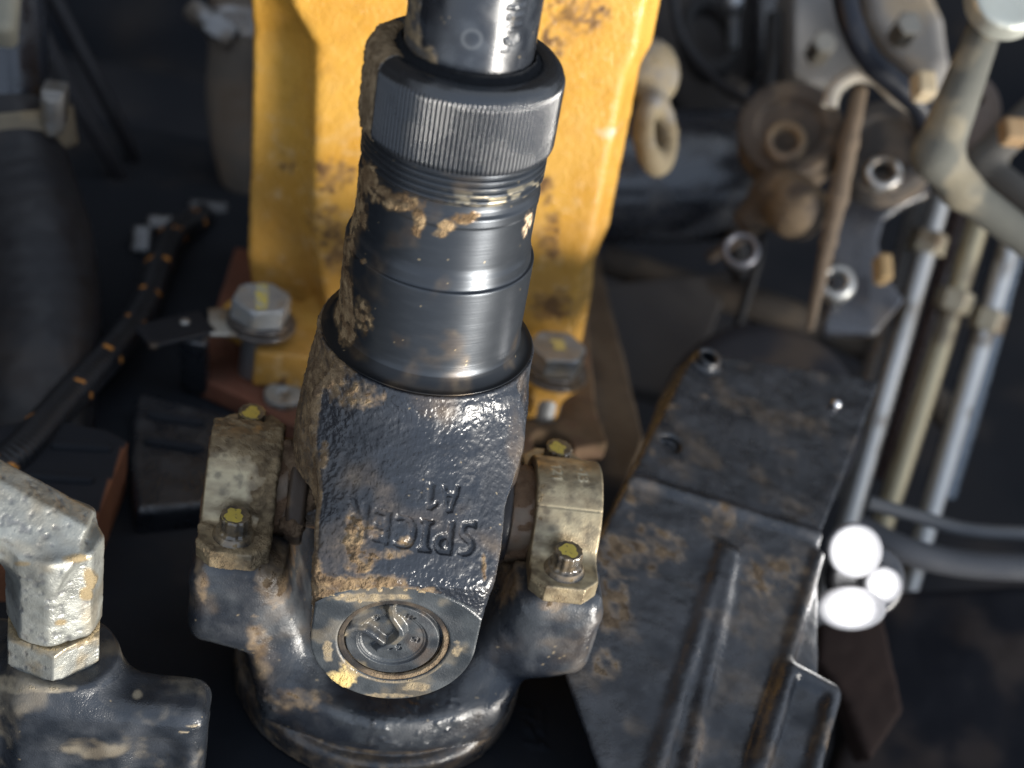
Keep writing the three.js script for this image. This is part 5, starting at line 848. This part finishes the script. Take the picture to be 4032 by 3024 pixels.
  slab('rusty_block', 'rust-brown block below the white sun glint', 'block', [[3230, 2450], [3480, 2420], [3560, 2800], [3420, 3000], [3330, 2760], [3220, 2600]], 0.95, 0.02, [0, 0.3], { color: dusty([0.018, 0.012, 0.010], [0.04, 0.024, 0.019], 40), relief: (x, y, z) => 0.003 * (fbm(x, y, z, 60, 3) - 0.5) }, M.matte);
  hoseThing('grey_hose', 'grey hose running to the right edge beside the sun glint', 'hose', [[3380, 2080, 0.97], [3560, 2165, 0.96], [3760, 2215, 0.96], [4150, 2240, 0.96]], 0.0085, { color: dusty([0.05, 0.053, 0.06], [0.09, 0.09, 0.095], 30) }, M.rubber, 28, 80);
  hoseThing('thin_grey_hose', 'thinner grey hose above the one beside the sun glint', 'hose', [[3420, 1980, 0.97], [3600, 2030, 0.97], [3800, 2085, 0.97], [4150, 2105, 0.97]], 0.0045, { color: dusty([0.07, 0.073, 0.08], [0.12, 0.12, 0.12], 30) }, M.rubber, 24, 80);
  slab('frame_rail', 'dark frame rail across the lower right corner', 'frame rail', [[3400, 2330], [4150, 2300], [4150, 3150], [3250, 3150], [3330, 2900]], 1.0, 0.03, [0, 0.4], { color: dusty([0.004, 0.005, 0.008], [0.010, 0.010, 0.013], 16), dirt: dirtNoise(0.45, 0.5, 0.75, 20), dirtColor: [0.04, 0.03, 0.025], relief: (x, y, z) => 0.006 * (fbm(x, y, z, 30, 4) - 0.5) }, M.matte, 0.006);
}

// small clutter among the parts behind
{
  const plain = (name, label, cat, px, py, D, r, opt, material, sh = [1, 1, 1], pn = 'body') => { const o = at(px, py, D), fr = facing(o, 0.2, 0.3); return blobThing(name, label, cat, pn, (x, y, z) => { const [h, u, v] = fr(x, y, z); return sbox(h, u, v, r * sh[0], r * sh[1], r * sh[2], r * 0.35); }, [o], r * 1.9, r / 9, opt, material); };
  plain('plastic_plug', 'small tan plug beside the lower end of the thick black hose', 'plug', 3635, 340, 1.02, 0.008, { color: dusty([0.42, 0.33, 0.2], [0.5, 0.42, 0.3], 90) }, M.matte, [1, 0.8, 1.1]);
  plain('tan_clip', 'small tan clip at the lower right of the hanging roller plate', 'clip', 3475, 1060, 1.08, 0.008, { color: dusty([0.30, 0.2, 0.09], [0.4, 0.28, 0.15], 90) }, M.matte, [1, 0.6, 1.2]);
  plain('cable_connector', 'grey cable connector at the upper end of the braided loom', 'connector', 560, 955, 1.06, 0.0085, { color: dusty([0.03, 0.032, 0.036], [0.07, 0.072, 0.076], 60) }, M.smoothBlack, [1, 0.8, 1.2]);
  plain('cable_connector', 'dark cable connector just above the first stitches of the loom', 'connector', 640, 890, 1.08, 0.008, { color: dusty([0.03, 0.03, 0.034], [0.08, 0.075, 0.07], 60) }, M.smoothBlack, [1, 1.3, 0.7]);
  plain('pale_tab', 'pale grey tab left of the base of the yellow housing', 'tab', 820, 825, 1.12, 0.010, { color: dusty([0.05, 0.052, 0.057], [0.10, 0.10, 0.10], 50) }, M.zinc, [0.5, 1.4, 0.6]);
  plain('dusty_lump', 'dusty pale casting corner at the top left corner', 'casting', 10, 40, 0.93, 0.016, { color: dusty([0.14, 0.135, 0.11], [0.26, 0.25, 0.2], 40) }, M.matte, [1, 0.6, 1.3]);
  plain('black_relay', 'black boxy relay hanging left of the larger idler roller', 'relay', 2905, 640, 1.2, 0.022, { color: dusty([0.02, 0.02, 0.022], [0.045, 0.04, 0.038], 40), dirt: dirtNoise(0.6, 0.45, 0.7, 40), dirtColor: [0.09, 0.07, 0.055] }, M.matte, [0.8, 0.55, 1.5]);
  const pin = (label, p, q, r) => { const A = at(...p), B = at(...q), t = thing('steel_pin', label, 'pin', B.clone()); part('pin_body', finish(tube([A, A.clone().lerp(B, 0.5), B], r, 12, 20), { color: [0.3, 0.32, 0.36] }, M.metal), t); };
  pin('short bluish steel pin standing at the far edge of the support tray', [372, 1588, 0.93], [366, 1700, 0.925], 0.0022);
  pin('short steel pin standing left of the rusty red base plate', [768, 1455, 0.97], [768, 1530, 0.965], 0.0022);
  // drilled brown ear right of the branching pipe
  const o = at(3835, 430, 1.09), fr = facing(o, -0.1, 0.3);
  blobThing('drilled_ear', 'brown ear with a dark hole right of the branching pipe', 'bracket', 'ear_body', (x, y, z) => { const [h, u, v] = fr(x, y, z); let d = smax(hyp(u, v * 0.7) - 0.018, Math.abs(h) - 0.004, 0.002); d = smin(d, sbox(h, u + 0.004, v + 0.02, 0.004, 0.010, 0.02, 0.002), 0.006); return smax(d, -(hyp(u, v - 0.006) - 0.0062), 0.001); }, [o], 0.05, 0.0016, { color: dusty([0.10, 0.08, 0.07], [0.2, 0.155, 0.125], 50) }, M.matte);
  plain('rusty_bolt', 'rusty bolt head at the right edge above the rear pipe', 'bolt', 3990, 520, 1.03, 0.0085, { color: dusty([0.28, 0.17, 0.08], [0.4, 0.28, 0.16], 90) }, M.matte, [0.8, 1, 1]);
  hoseThing('signal_cable', 'thin black cable hanging from the manifold port to the larger roller', 'cable', [[2640, -60, 1.2], [2690, 160, 1.19], [2830, 330, 1.17], [2960, 430, 1.15], [3040, 700, 1.14], [2990, 1000, 1.15], [2900, 1300, 1.16]], 0.0036, { color: [0.018, 0.018, 0.02] }, M.rubber, 16, 90);
  hoseThing('rubber_hose', 'dark rubber hose dropping behind the hanging roller plate', 'hose', [[3060, 60, 1.24], [3040, 320, 1.23], [2970, 560, 1.22], [2890, 860, 1.2], [2940, 1150, 1.2], [3100, 1400, 1.2]], 0.0085, { color: dusty([0.02, 0.02, 0.022], [0.04, 0.038, 0.036], 40) }, M.rubber, 24, 100);
  hoseThing('rubber_hose', 'dusty brown hose crossing under the round cover to the lines', 'hose', [[2380, 1020, 1.22], [2700, 1130, 1.2], [3050, 1220, 1.19], [3500, 1420, 1.22], [3800, 1700, 1.25]], 0.012, { color: dusty([0.05, 0.043, 0.038], [0.10, 0.085, 0.07], 40), dirt: dirtNoise(0.5, 0.45, 0.7, 40), dirtColor: [0.12, 0.095, 0.07] }, M.matte, 28, 110);
  for (const [label, px, py] of [['small hex bolt on the light casting left of the thick black hose', 3230, 190], ['small hex bolt on the grey casting right of the thick black hose', 3560, 120]]) { const p = at(px, py, py > 150 ? 1.17 : 1.11), f3 = facing(p, 0.1, 0.25); blobThing('casting_bolt', label, 'bolt', 'bolt_head', (x, y, z) => { const [h, u, v] = f3(x, y, z); return smax(shex(u, v, 0.0085), Math.abs(h) - 0.012, 0.0015); }, [p], 0.016, 0.0012, { color: dusty([0.16, 0.15, 0.13], [0.26, 0.24, 0.2], 80) }, M.zinc, 'small bolts on the grey castings'); }
}

// ---------------------------------------------------------------- turn everything into the machine's attitude and draw
for (const o of scene.children) { o.position.applyQuaternion(TURN); o.quaternion.premultiply(TURN); }
camera.position.applyQuaternion(TURN); camera.quaternion.premultiply(TURN); camera.name = 'camera';
sun.position.copy(sunWorld).multiplyScalar(3);
renderer.render(scene, camera);
